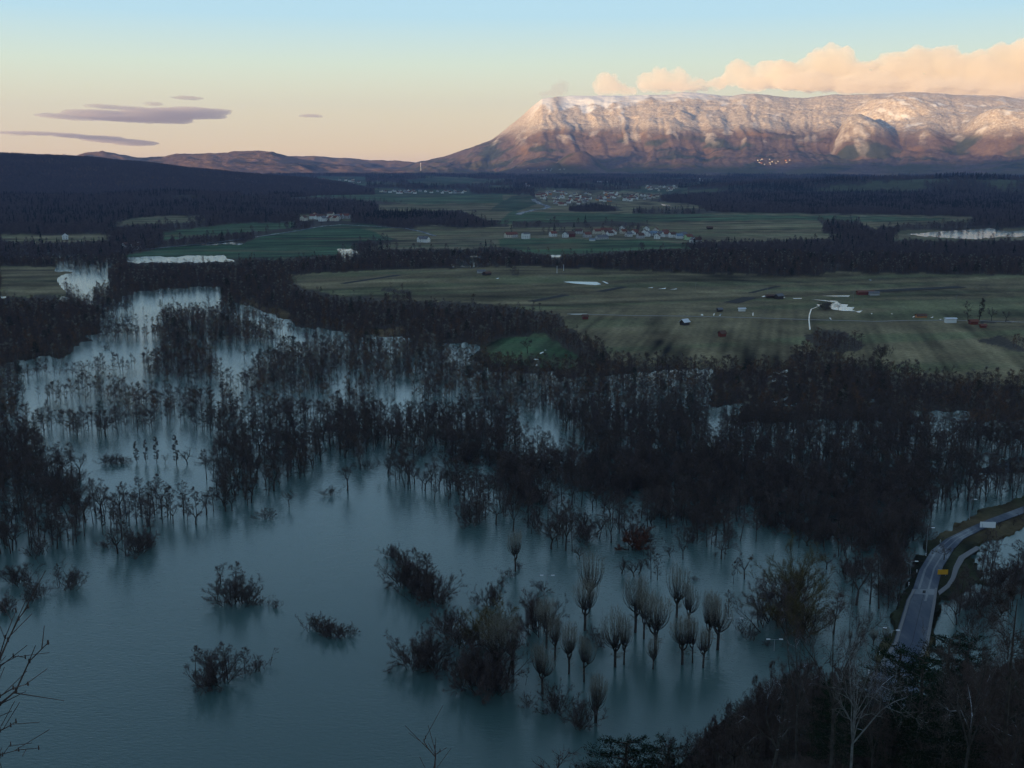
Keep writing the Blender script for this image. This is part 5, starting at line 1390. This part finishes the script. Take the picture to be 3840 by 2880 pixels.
puddle(5, [(800, 371), (900, 377), (966, 380), (938, 389), (870, 379)]); puddle(5, [(832, 402), (866, 402), (845, 413)])
puddle(4, [(1380, 262), (1420, 259), (1590, 262), (1618, 277), (1580, 282), (1450, 272)]); puddle(4, [(1620, 258), (1640, 260), (1665, 272), (1650, 272)])
for q in ([(490, 354), (525, 342), (530, 347), (500, 357)], [(540, 348), (565, 347), (565, 351), (540, 352)], [(685, 363), (740, 363), (740, 367), (690, 367)], [(865, 349), (1040, 346), (1040, 350), (940, 352)], [(930, 355), (1035, 352), (1035, 355)],
          [(435, 455), (441, 453), (440, 474), (434, 472)], [(228, 470), (243, 453), (240, 466), (232, 476)], [(190, 470), (196, 455), (199, 460), (194, 474)], [(110, 470), (122, 461), (130, 472)], [(910, 484), (918, 484), (928, 497), (918, 495)], [(625, 357), (640, 357), (632, 362)],
          [(1540, 484), (1562, 478), (1555, 486)], [(1595, 494), (1612, 493), (1604, 498)], [(1425, 482), (1445, 473), (1440, 482)], [(2035, 508), (2070, 508), (2060, 514)], [(1155, 247), (1177, 249), (1170, 254)], [(1075, 446), (1120, 440), (1100, 455)], [(1170, 458), (1182, 457), (1176, 463)], [(1295, 459), (1308, 460), (1302, 464)],
          [(560, 826), (640, 812), (700, 796), (650, 826), (590, 838)], [(600, 838), (660, 852), (684, 875), (650, 864)], [(500, 860), (560, 845), (540, 862)], [(620, 885), (684, 872), (656, 905), (650, 925)], [(560, 1010), (620, 992), (690, 955), (640, 1000), (590, 1016)], [(620, 878), (600, 868), (560, 862), (600, 880)], [(520, 885), (570, 872), (585, 880), (540, 892)]): puddle(5, q)
for q in ([(1905, 299), (1940, 295), (1935, 300)], [(1972, 306), (2022, 299), (2015, 306)], [(2040, 310), (2090, 303), (2085, 308)], [(1403, 460), (1530, 460), (1532, 467), (1430, 466)], [(960, 240), (985, 236), (975, 243)], [(1190, 744), (1215, 740), (1232, 746), (1210, 749)], [(1232, 706), (1255, 697), (1262, 700), (1240, 711)], [(1262, 686), (1278, 686), (1270, 690)],
          [(800, 832), (815, 832), (835, 848), (820, 846)], [(1205, 780), (1225, 770), (1228, 774), (1212, 790)]): puddle(4, q)
for q in ([(640, 765), (665, 770), (690, 774), (650, 772)], ): puddle(2, q)
def line_ribbon(name, tile, pts, w, mat, label, lift=.25):
    P = [place_px(*p) for p in T(tile, pts)]; Q = []
    for a, b in zip(P[:-1], P[1:]):
        for i in range(8): f = i / 8; Q.append((a[0] + (b[0] - a[0]) * f, a[1] + (b[1] - a[1]) * f))
    Q.append(P[-1][:2]); V = []
    for i, q in enumerate(Q):
        a = Q[max(i - 1, 0)]; b = Q[min(i + 1, len(Q) - 1)]; dx, dy = b[0] - a[0], b[1] - a[1]; L_ = math.hypot(dx, dy); nx, ny = -dy / L_ * w / 2, dx / L_ * w / 2
        z = max(0, float(ground_z(q[0], q[1])[0])) + lift; V += [(q[0] - nx, q[1] - ny, z), (q[0] + nx, q[1] + ny, z)]
    o = mesh_np(name, V, [(2 * i, 2 * i + 1, 2 * i + 3, 2 * i + 2) for i in range(len(Q) - 1)], mat); set_props(o, label, kind='structure')
line_ribbon('field_track', 5, [(-720, 462), (-590, 464), (-300, 472), (0, 475), (400, 484), (780, 497), (1200, 508), (1400, 502), (1660, 501), (1860, 505), (2200, 515)], 3.2, M_GRAVEL, 'long pale track crossing the big field')
line_ribbon('rill', 5, [(850, 412), (800, 432), (788, 470), (786, 500), (792, 560)], 1.0, M_PUD, 'narrow wet rill running down to the brush')
line_ribbon('country_road', 'V', [(120, 345), (190, 318), (280, 295), (380, 288), (435, 272), (415, 255), (345, 236), (290, 205), (275, 185)], 16, M_ASPH, 'bending road leading to the upper village', .5)
line_ribbon('avenue_road', 1, [(480, 975), (640, 962), (760, 950), (940, 934), (1100, 910), (1300, 880), (1400, 862), (1480, 855), (1620, 864), (1750, 872), (1820, 886), (1880, 905)], 7, M_ASPH, 'straight country road lined with trees', .5)
for i, (tl, a, b, w) in enumerate([(4, (5, 272), (365, 218), 9), (4, (1605, 322), (1765, 292), 9), (4, (1180, 384), (1400, 342), 9), (5, (300, 392), (425, 358), 14), (5, (1210, 318), (1740, 292), 16), (5, (420, 330), (595, 288), 6)]):
    line_ribbon('ploughed_strip', tl, [a, ((a[0] + b[0]) / 2, (a[1] + b[1]) / 2), b], w, flat_mat('tilled_soil', SOIL), 'dark ploughed strip in the big field', .18)

# ------------------------------------------------------------------ buildings
def roof_mat(n, c): return flat_mat(n, c, .2, .5)
WALLS = [flat_mat('wall_white', (.72, .71, .68), .05, .3), flat_mat('wall_cream', (.60, .54, .44), .06, .3), flat_mat('wall_grey', (.42, .41, .40), .06, .3), flat_mat('wall_green', (.45, .62, .36), .06, .3), flat_mat('wall_red', (.17, .045, .035), .1, .3),
         flat_mat('wall_dark', (.05, .04, .035), .2, 1), flat_mat('wall_orange', (.55, .24, .10), .08, .3)]
ROOFS = [roof_mat('roof_red', (.17, .065, .045)), roof_mat('roof_brown', (.11, .06, .045)), roof_mat('roof_grey', (.14, .14, .15)), roof_mat('roof_white', (.62, .63, .66)), roof_mat('roof_blue', (.16, .22, .28))]
M_GLASS = flat_mat('window_glass', (.02, .022, .026), .1, 1, .2)
_hm = {}
def house_mesh(w, d, h, rh, wi, ri):
    key = (round(w, 1), round(d, 1), round(h, 1), round(rh, 1), wi, ri)
    if key in _hm: return _hm[key]
    v = [(-w / 2, -d / 2, -1), (w / 2, -d / 2, -1), (w / 2, d / 2, -1), (-w / 2, d / 2, -1), (-w / 2, -d / 2, h), (w / 2, -d / 2, h), (w / 2, d / 2, h), (-w / 2, d / 2, h), (-w / 2, 0, h + rh), (w / 2, 0, h + rh)]
    wm = bpy.data.meshes.new('wall'); wm.from_pydata(v, [], [(0, 1, 5, 4), (1, 2, 6, 9, 5), (2, 3, 7, 6), (3, 0, 4, 8, 7)]); wm.materials.append(WALLS[wi])
    e = .6; k = rh / (d / 2); z0 = h - e * k; t_ = .25
    rv = []
    for dz in (0.02, t_):
        rv += [(-w / 2 - e, -d / 2 - e, z0 + dz), (w / 2 + e, -d / 2 - e, z0 + dz), (w / 2 + e, 0, h + rh + dz), (-w / 2 - e, 0, h + rh + dz), (w / 2 + e, d / 2 + e, z0 + dz), (-w / 2 - e, d / 2 + e, z0 + dz)]
    rf = [(6, 7, 8, 9), (9, 8, 10, 11), (0, 3, 2, 1), (3, 5, 4, 2), (0, 1, 7, 6), (1, 2, 8, 7), (2, 4, 10, 8), (4, 5, 11, 10), (5, 3, 9, 11), (3, 0, 6, 9)]
    rm = bpy.data.meshes.new('roof'); rm.from_pydata(rv, [], rf); rm.materials.append(ROOFS[ri])
    # windows on both long fronts and a gable
    gv, gf = [], []
    def quad(a, b, c, d_): n = len(gv); gv.extend([a, b, c, d_]); gf.append((n, n + 1, n + 2, n + 3))
    nwin = max(2, int(w / 3)); rows_ = 2 if h > 4.5 else 1
    for r_ in range(rows_):
        zc = .9 + r_ * 2.7
        for i in range(nwin):
            xc = -w / 2 + w * (i + .5) / nwin
            quad((xc - .5, -d / 2 - .03, zc), (xc + .5, -d / 2 - .03, zc), (xc + .5, -d / 2 - .03, zc + 1.3), (xc - .5, -d / 2 - .03, zc + 1.3))
        for yc in (-d * .22, d * .22):
            for sx in (-1, 1): quad((sx * (w / 2 + .03), yc - .5, zc), (sx * (w / 2 + .03), yc + .5, zc), (sx * (w / 2 + .03), yc + .5, zc + 1.3), (sx * (w / 2 + .03), yc - .5, zc + 1.3))
    gm = bpy.data.meshes.new('windows'); gm.from_pydata(gv, [], gf); gm.materials.append(M_GLASS)
    cm = bpy.data.meshes.new('chimney'); cz = h + rh; cv = [(w * .2 + a * .35, d * .08 + b * .35, cz + c) for c in (-1.2, 1.0) for a, b in ((-1, -1), (1, -1), (1, 1), (-1, 1))]
    cm.from_pydata(cv, [], [(0, 1, 5, 4), (1, 2, 6, 5), (2, 3, 7, 6), (3, 0, 4, 7), (4, 5, 6, 7)]); cm.materials.append(ROOFS[1])
    _hm[key] = (wm, rm, gm, cm); return _hm[key]
def building(name, x, y, z, w, d, h, rh, rot, wi, ri, label, cat='house', group=None, win=True):
    e = bpy.data.objects.new(name, None); e.location = (x, y, z); e.rotation_euler = (0, 0, rot); COL.objects.link(e)
    ms = house_mesh(w, d, h, rh, wi, ri)
    for nm, m in zip(('wall', 'roof', 'windows', 'chimney'), ms):
        if nm in ('windows', 'chimney') and not win: continue
        c = bpy.data.objects.new(nm, m); COL.objects.link(c); c.parent = e
        if nm == 'windows': c['kind'] = 'stuff'
    set_props(e, label, cat, group); return e
def bldg_px(name, tile, px, py, w, d, h, rh, rot, wi, ri, label, group=None, win=True, cat='house'):
    (a, b), = T(tile, [(px, py)]); x, y, z = place_px(a, b); return building(name, x, y, z, w, d, h, rh, rot, wi, ri, label, cat, group, win)
LOW = [(15, 583, 1, 0, 'low'), (70, 580, 2, 0, ''), (198, 595, 0, 2, 'tall white block at the left end of the lower village'), (480, 570, 0, 0, 'white house left of the conifers in the lower village'), (610, 580, 0, 2, ''), (665, 575, 4, 1, ''), (935, 545, 1, 0, 'cream gabled house below the dark firs'), (1010, 535, 1, 0, ''), (1060, 535, 2, 0, ''), (985, 600, 2, 2, 'long grey roofed barn in front of the lower village'),
       (1030, 555, 1, 1, ''), (1070, 560, 0, 1, ''), (1110, 550, 0, 0, ''), (1210, 540, 1, 0, ''), (1195, 510, 0, 2, ''), (1265, 570, 0, 2, 'white gabled house in the middle of the lower village'), (1310, 550, 0, 0, ''), (1330, 545, 4, 0, ''), (1450, 515, 0, 2, ''), (1430, 545, 0, 1, ''), (1460, 570, 0, 2, ''), (1480, 565, 2, 4, ''), (1545, 530, 1, 0, ''), (1530, 560, 2, 4, ''),
       (1560, 595, 0, 1, ''), (1600, 570, 0, 2, ''), (1645, 545, 6, 0, ''), (1650, 575, 0, 0, 'white house with a broad red roof near the right of the lower village'), (1720, 580, 0, 1, 'white house with two gables'), (1790, 590, 0, 4, ''), (1830, 580, 2, 2, ''), (1885, 605, 3, 0, 'pale green house at the right end of the lower village'), (1935, 638, 0, 2, ''), (1975, 640, 2, 1, ''), (835, 580, 2, 0, ''), (750, 545, 2, 1, ''), (1385, 590, 2, 1, '')]
for i, (a, b, wi, ri, lab) in enumerate(LOW):
    own = len(lab) > 4
    bldg_px('village_house', 'V', a, b, *( (11, 10, 8.0, 1.5) if 'block' in lab else (20, 10, 3.5, 3.5) if 'barn' in lab else random.choice([(11, 9, 5.2, 3.6), (12, 9, 5.2, 3.6), (10, 9, 4.0, 3.6)])), random.choice([.1, .5, 1.3, 1.7, -.3]) if not own else .5, wi, ri, lab if own else 'small house in the lower village', None if own else 'houses of the lower village')
bldg_px('greenhouse', 'V', 887, 618, 9, 5, 2.5, 1.2, 0, 0, 4, 'small bright blue shelter on the grass below the village', win=False, cat='shelter')
g = random.Random(11); upts = []
UP = [(300, 140, 440, 170), (430, 110, 640, 170), (480, 165, 600, 255), (640, 140, 760, 240), (760, 130, 880, 230), (900, 150, 1080, 215), (1010, 120, 1180, 180), (1190, 180, 1300, 210), (1280, 140, 1360, 190), (1400, 150, 1560, 200), (340, 120, 420, 190), (1570, 60, 1760, 105), (1450, 55, 1500, 90)]
tries = 0
while len(upts) < 110 and tries < 4000:
    tries += 1; bx0, by0, bx1, by1 = g.choice(UP); q = (g.uniform(bx0, bx1), g.uniform(by0, by1))
    if all(abs(q[0] - p[0]) > 15 or abs(q[1] - p[1]) > 9 for p in upts): upts.append(q)
for q in upts:
    bldg_px('village_house', 'V', q[0], q[1], *g.choice([(11, 9, 5.2, 3.4), (12, 10, 5.5, 3.6), (14, 9, 4.5, 3.4)]), g.choice([.1, .4, 1.4, 1.8, -.4, .9]), g.choice([0, 0, 0, 0, 1, 1, 2, 6]), g.choice([0, 0, 1, 1, 2]), 'small pale house in the upper village', 'houses of the upper village')
def church(tile, px, py, label, top=22):
    (a, b), = T(tile, [(px, py)]); x, y, z = place_px(a, b); e = building('church', x, y, z, 16, 9, 7, 4, .3, 0, 0, label, 'church')
    T_ = Tri(); v = [Vector((-11 + sx * 2.2, sy * 2.2, zz_)) for zz_ in (0, top * .7) for sx, sy in ((-1, -1), (1, -1), (1, 1), (-1, 1))]; T_.v = v; T_.f = [(0, 1, 5, 4), (1, 2, 6, 5), (2, 3, 7, 6), (3, 0, 4, 7)]
    c = bpy.data.objects.new('tower', make_mesh(T_, 'tower', WALLS[0])); COL.objects.link(c); c.parent = e
    T_ = Tri(); T_.v = [Vector((-11 + sx * 2.5, sy * 2.5, top * .7)) for sx, sy in ((-1, -1), (1, -1), (1, 1), (-1, 1))] + [Vector((-11, 0, top))]; T_.f = [(0, 1, 4), (1, 2, 4), (2, 3, 4), (3, 0, 4)]
    c = bpy.data.objects.new('spire', make_mesh(T_, 'spire', ROOFS[0])); COL.objects.link(c); c.parent = e
church('V', 797, 190, 'small church with a red topped tower in the upper village'); church('V', 222, 55, 'church with a thin tower left behind the upper village', 24); church(2, 818, 668, 'hilltop church at the foot of the mountain', 26)
def hamlet(tile, box, n, label, group, seed, walls=(0, 0, 1, 2), roofs=(0, 1, 2), hit=None, big=1.0):
    g = random.Random(seed); out = []; tr = 0
    while len(out) < n and tr < 3000:
        tr += 1; q = (g.uniform(box[0], box[2]), g.uniform(box[1], box[3]))
        if all(abs(q[0] - p[0]) > (box[2] - box[0]) / n * .8 or abs(q[1] - p[1]) > 5 for p in out): out.append(q)
    for q in out:
        (a, b), = T(tile, [q])
        if hit is not None:
            ok, loc, _, _ = hit.ray_cast(Vector((0, 0, CAM_H)), Vector(ray(a, b)))
            if not ok: continue
            x, y, z = loc
        else: x, y, z = place_px(a, b)
        building('farmhouse', x, y, z, 12 * big, 9 * big, 5.5 * big, 3.5 * big, g.uniform(0, 3), g.choice(walls), g.choice(roofs), label, 'house', group)
bpy.context.view_layer.update()
hamlet(1, (1310, 818, 1500, 842), 12, 'building of the red roofed farm', 'buildings of the red roofed farm', 3, (0, 1, 2), (0, 0, 1, 2), big=1.2)
hamlet(1, (1640, 712, 2010, 722), 26, 'tiny house in the long far village', 'houses of the long far village', 4)
hamlet(1, (1060, 716, 1150, 728), 7, 'tiny house in front of the dark ridge', 'houses by the dark ridge', 5)
hamlet(1, (1380, 655, 1560, 690), 16, 'tiny building in the valley gap', 'buildings in the valley gap', 6, big=1.2)
hamlet(2, (60, 616, 230, 624), 9, 'sunlit house at the mountain foot', 'sunlit houses at the mountain foot', 7, (1, 2, 6), (0, 0, 1), mount, 1.0)
hamlet(2, (1060, 572, 1200, 598), 15, 'sunlit house of the hillside hamlet', 'houses of the hillside hamlet', 8, (1, 2, 6), (0, 0), mount, 1.0)
hamlet(2, (2040, 655, 2212, 668), 10, 'pale house at the far right below the mountain', 'houses at the far right', 9)
hamlet(2, (600, 690, 700, 702), 6, 'house on the low rise behind the upper village', 'houses on the low rise', 10)
hamlet(1, (545, 955, 630, 965), 3, 'white gabled house by the lower left country road', 'white houses by the country road', 12, (0,), (1, 2))
hamlet(1, (1812, 928, 1850, 932), 2, 'small white house in the field by the hedge', 'white houses by the hedge', 13, (0,), (2, 2))
hamlet(1, (280, 916, 300, 920), 1, 'tiny white hut in the left field', None, 14, (0,), (3,))
bldg_px('long_barn', 2, 390, 672, 60, 14, 6, 3, .05, 0, 2, 'long white barn on the plain below the mountain', win=False, cat='barn')
# huts and stores in the big field
for nm, tl, a, b, dims, rot, wi, ri, lab in [
    ('shed', 5, 1135, 340, (15, 6, 2.6, 1.3), .05, 4, 0, 'long red shed at the top of the big field'), ('shed', 5, 1188, 343, (9, 5, 2.2, 1.1), .05, 2, 2, 'grey shed next to the long red one'),
    ('hut', 5, 598, 366, (7, 5, 3, 1.6), .6, 5, 5 - 3, 'dark hut with a pale gable in the upper field'), ('hut', 5, 548, 360, (9, 4, 2, 1), .1, 5, 1, 'low dark stack left of the dark hut'),
    ('caravan', 5, 368, 443, (5.5, 2.4, 2.2, .5), .1, 0, 3, 'small white caravan in the garden plots'), ('hut', 5, 245, 600, (4.5, 3.5, 2.6, 1.5), .5, 4, 1, 'little red hut standing below the track'),
    ('hut', 5, 12, 528, (6, 4.5, 2.6, 1.8), .7, 5, 3, 'dark hut with a white snowy roof below the track'), ('white_container', 5, 1665, 514, (8, 4, 3.2, .5), .02, 0, 3, 'white box shaped store beside the track near the right'),
    ('hut', 5, 1808, 524, (6, 4, 2.4, 1.2), .1, 4, 0, 'red hut under the field trees near the right edge'), ('hut', 5, 1868, 545, (4, 3, 1.8, .8), .1, 4, 0, 'smaller red hut right of the field trees'), ('hut', 5, 1482, 482, (8, 4, 1.6, 1.2), .1, 6, 1, 'low brown heap covered store by the track'),
    ('hut', 4, 1517, 492, (4, 3.5, 2.4, 1.2), .2, 4, 1, 'dark red hut at the left start of the track'), ('hut', 5, 230, 445, (4, 3, 2.0, 1.0), .4, 5, 2, 'tiny shed among the vegetable plots'), ('hut', 'V', 2105, 495, (10, 7, 3, 2), .1, 5, 1, 'isolated dark barn in the field right of the lower village'),
    ('hut', 4, 870, 205, (8, 5, 2.2, 1.2), .2, 2, 2, 'pale roofed shed by the wood behind the big field'), ('hut', 4, 905, 218, (9, 5, 2.2, 1.4), .9, 5, 1, 'dark shed next to the pale roofed one')]:
    bldg_px(nm, tl, a, b, *dims, rot, wi, ri, lab, win=False, cat=nm.replace('_', ' '))

# ------------------------------------------------------------------ posts, lamps, signs
M_METAL = flat_mat('galvanised', (.30, .31, .33)); M_WHITE = flat_mat('white_paint', (.75, .76, .78), .05); M_YEL = flat_mat('sign_yellow', (.72, .36, .03), .08); M_WOODP = flat_mat('pole_wood', (.20, .18, .16))
def tubes(name, segs, mat, parent):
    T_ = Tri()
    for a, b, r0, r1 in segs: T_.tube([Vector(a), Vector(b)], [r0, r1], 6)
    c = bpy.data.objects.new(name, make_mesh(T_, name, mat)); COL.objects.link(c); c.parent = parent; return c
def boxo(name, cx, cy, cz, sx, sy, sz, mat, parent, rot=0):
    v = [(sx * a / 2, sy * b / 2, sz * c / 2) for c in (-1, 1) for a, b in ((-1, -1), (1, -1), (1, 1), (-1, 1))]
    me = bpy.data.meshes.new(name); me.from_pydata(v, [], [(0, 3, 2, 1), (4, 5, 6, 7), (0, 1, 5, 4), (1, 2, 6, 5), (2, 3, 7, 6), (3, 0, 4, 7)]); me.materials.append(mat)
    c = bpy.data.objects.new(name, me); COL.objects.link(c); c.parent = parent; c.location = (cx, cy, cz); c.rotation_euler = (0, 0, rot); return c
def root_px(name, tile, px, py, label, cat, z0=None, group=None):
    (a, b), = T(tile, [(px, py)])
    if z0 is None: x, y, z = place_px(a, b)
    else: x, y = at_px(a, b, z0); z = z0
    e = bpy.data.objects.new(name, None); e.location = (x, y, z); COL.objects.link(e); set_props(e, label, cat, group); return e
def lamp(tile, px, pb, pt, label, double=False, z0=0.0):
    e = root_px('street_lamp', tile, px, pb, label, 'street lamp', z0); (_, ty), = T(tile, [(px, pt)]); H = height_px(e.location.x, e.location.y, z0, ty)
    tubes('post', [((0, 0, -1), (0, 0, H), .09, .05)], M_METAL, e); w = 1.5
    tubes('arm', [((-w if double else 0, 0, H), (w, 0, H), .04, .04)], M_METAL, e)
    for s in ((-1, 1) if double else (1,)): boxo('lamp_head', s * (w + .1), 0, H + .03, .95, .34, .16, M_WHITE, e)
lamp('A', 1562, 700, 546, 'double armed street lamp standing in the water behind the dark bushy tree', True)
lamp('B', 1925, 1250, 1102, 'thin street lamp in the water left of the round bush', True)
ZT = lambda x, y: ((2560 + x * .3617 - 2560) / .6511, (2280 + y * .3617 - 1800) / .6511)
q = ZT(948, 445); q2 = ZT(948, 325); lamp(8, q[0], q[1], q2[1], 'thin street lamp in open water beside the tiny bush', True)
lamp('R', 940, 1330, 965, 'street lamp at the left verge of the road bend', z0=.5); lamp('R', 1500, 900, 598, 'street lamp behind the road among the flooded trees', z0=0.0); lamp('R', 735, 1600, 1400, 'street lamp in the flooded stand left of the road', z0=0.0)
lamp('Q', 1000, 1110, 880, 'street lamp behind the row of pruned trees'); lamp('Q', 1180, 1040, 912, 'street lamp close to the left kerb of the road')
e = root_px('road_sign', 'R', 1155, 1600, 'yellow direction sign at the right edge of the road', 'sign', .9); tubes('post', [((-.9, 0, -.6), (-.9, 0, 1.9), .05, .05), ((.9, 0, -.6), (.9, 0, 1.9), .05, .05)], M_METAL, e); boxo('sign_panel', 0, -.06, 1.5, 3.0, .06, 1.5, M_YEL, e)
e = root_px('notice_board', 'R', 1735, 1000, 'white board on two posts beside the road farther back', 'sign', .5); tubes('post', [((-1.7, 0, -.6), (-1.7, 0, 2.4), .06, .06), ((1.7, 0, -.6), (1.7, 0, 2.4), .06, .06)], M_METAL, e); boxo('board', 0, -.08, 2.0, 5.0, .08, 2.0, M_WHITE, e, -.1)
for tl, a, b, lab in [('R', 1127, 1165, 'farthest white marker post on the left verge'), ('R', 940, 1340, 'middle white marker post on the left verge'), ('R', 822, 1555, 'nearest white marker post on the left verge bend'), ('Q', 1030, 1230, 'white marker post at the grassy bank by the kerb end'), ('Q', 1410, 335, 'pale square marker on the left bank above the kerb'), ('Q', 890, 1480, 'white marker post low on the grassy bank')]:
    e = root_px('marker_post', tl, a, b, lab, 'post', .8); boxo('post', 0, 0, .1, .22, .22, 2.0, M_WHITE, e); boxo('reflector', 0, -.12, .8, .14, .02, .25, flat_mat('black_band', (.02, .02, .02)), e)
for tl, a, b, c, lab in [(5, 525, 352, 296, 'power pole beside the low dark stack'), (5, 1062, 382, 328, 'power pole right of the bright field puddle'), (5, 1702, 402, 343, 'power pole near the right edge of the big field'), (5, 80, 320, 262, 'power pole at the upper left of the right field'),
                      (4, 1342, 207, 160, 'white power pole at the rim of the wood'), (4, 1383, 192, 152, 'second white power pole at the rim of the wood'), (4, 443, 194, 160, 'pole on the field crest left of the round bushes'), (2, 762, 783, 765, 'pole in the field below the upper village'), ('V', 1747, 365, 320, 'pole at the left edge of the dark hedge'), ('V', 1643, 388, 350, 'pole left of the one at the dark hedge')]:
    e = root_px('power_pole', tl, a, b, lab, 'pole'); (_, ty), = T(tl, [(a, c)]); H = min(14, height_px(e.location.x, e.location.y, e.location.z, ty)); tubes('pole', [((0, 0, -1), (0, 0, H), .22, .14)], M_WHITE if 'white' in lab else M_WOODP, e); tubes('crossarm', [((-1.2, 0, H - .6), (1.2, 0, H - .6), .09, .09)], M_WOODP, e)
(a, b), = T(1, [(1818, 622)]); hit = mount.ray_cast(Vector((0, 0, CAM_H)), Vector(ray(a, b)))
loc = hit[1] if hit[0] else Vector((*at_px(a, b, 36), 36))
e = bpy.data.objects.new('transmitter_mast', None); e.location = loc; COL.objects.link(e); set_props(e, 'tall pale mast at the left foot of the mountain', 'mast'); tubes('shaft', [((0, 0, -5), (0, 0, 70), 1.6, .9)], M_WHITE, e); tubes('platform', [((0, 0, 60), (0, 0, 64), 4, 4)], M_WHITE, e)
(a, b), = T(2, [(210, 298)]); 
for dx in (-8, 8, 22):
    (a, b), = T(2, [(210 + dx, 300)]); p = pr(a, b, 12990)
    e = bpy.data.objects.new('summit_mast', None); e.location = p; COL.objects.link(e); set_props(e, {-8: 'left', 8: 'middle', 22: 'right'}[dx] + ' thin mast on the snowy left summit', 'mast'); tubes('shaft', [((0, 0, -30), (0, 0, 38), 1.6, .8)], M_METAL, e); tubes('antenna', [((0, 0, 38), (0, 0, 52), .8, .4)], M_METAL, e)
print('objects', len(bpy.data.objects))

# ------------------------------------------------------------------ one label for each of the repeats
ORD = ['', 'second', 'third', 'fourth', 'fifth', 'sixth', 'seventh', 'eighth', 'ninth', 'tenth', 'eleventh', 'twelfth', 'thirteenth', 'fourteenth', 'fifteenth', 'sixteenth']
ROWN = {1: [''], 2: ['front', 'rear'], 3: ['front', 'middle', 'rear'], 4: ['front', 'second', 'third', 'rear'], 5: ['front', 'second', 'third', 'fourth', 'rear'],
        6: ['front', 'second', 'third', 'fourth', 'fifth', 'rear'], 7: ['front', 'second', 'third', 'fourth', 'fifth', 'sixth', 'rear'], 8: ['front', 'second', 'third', 'fourth', 'fifth', 'sixth', 'seventh', 'rear']}
by = {}
for o in bpy.data.objects:
    if o.parent is None and o.get('label') and o.get('group'): by.setdefault(o['label'], []).append(o)
for lab, obs in by.items():
    if len(obs) < 2: continue
    nrow = min(8, max(1, round(len(obs) / 13)));  obs.sort(key=lambda o: math.hypot(o.location.x, o.location.y))
    for i, chunk in enumerate(np.array_split(np.arange(len(obs)), nrow)):
        row = sorted((obs[int(k)] for k in chunk), key=lambda o: project(o.location.x, o.location.y, o.location.z)[0]); m = len(row)
        for j, o in enumerate(row):
            pos = 'leftmost' if j == 0 else 'rightmost' if j == m - 1 else ORD[j] + ' from the left' if j < m / 2 else (ORD[m - 1 - j] + ' from the right')
            rn = ROWN[nrow][i]; o['label'] = lab + ', ' + pos + ((' in the ' + rn + ' row') if rn else '')
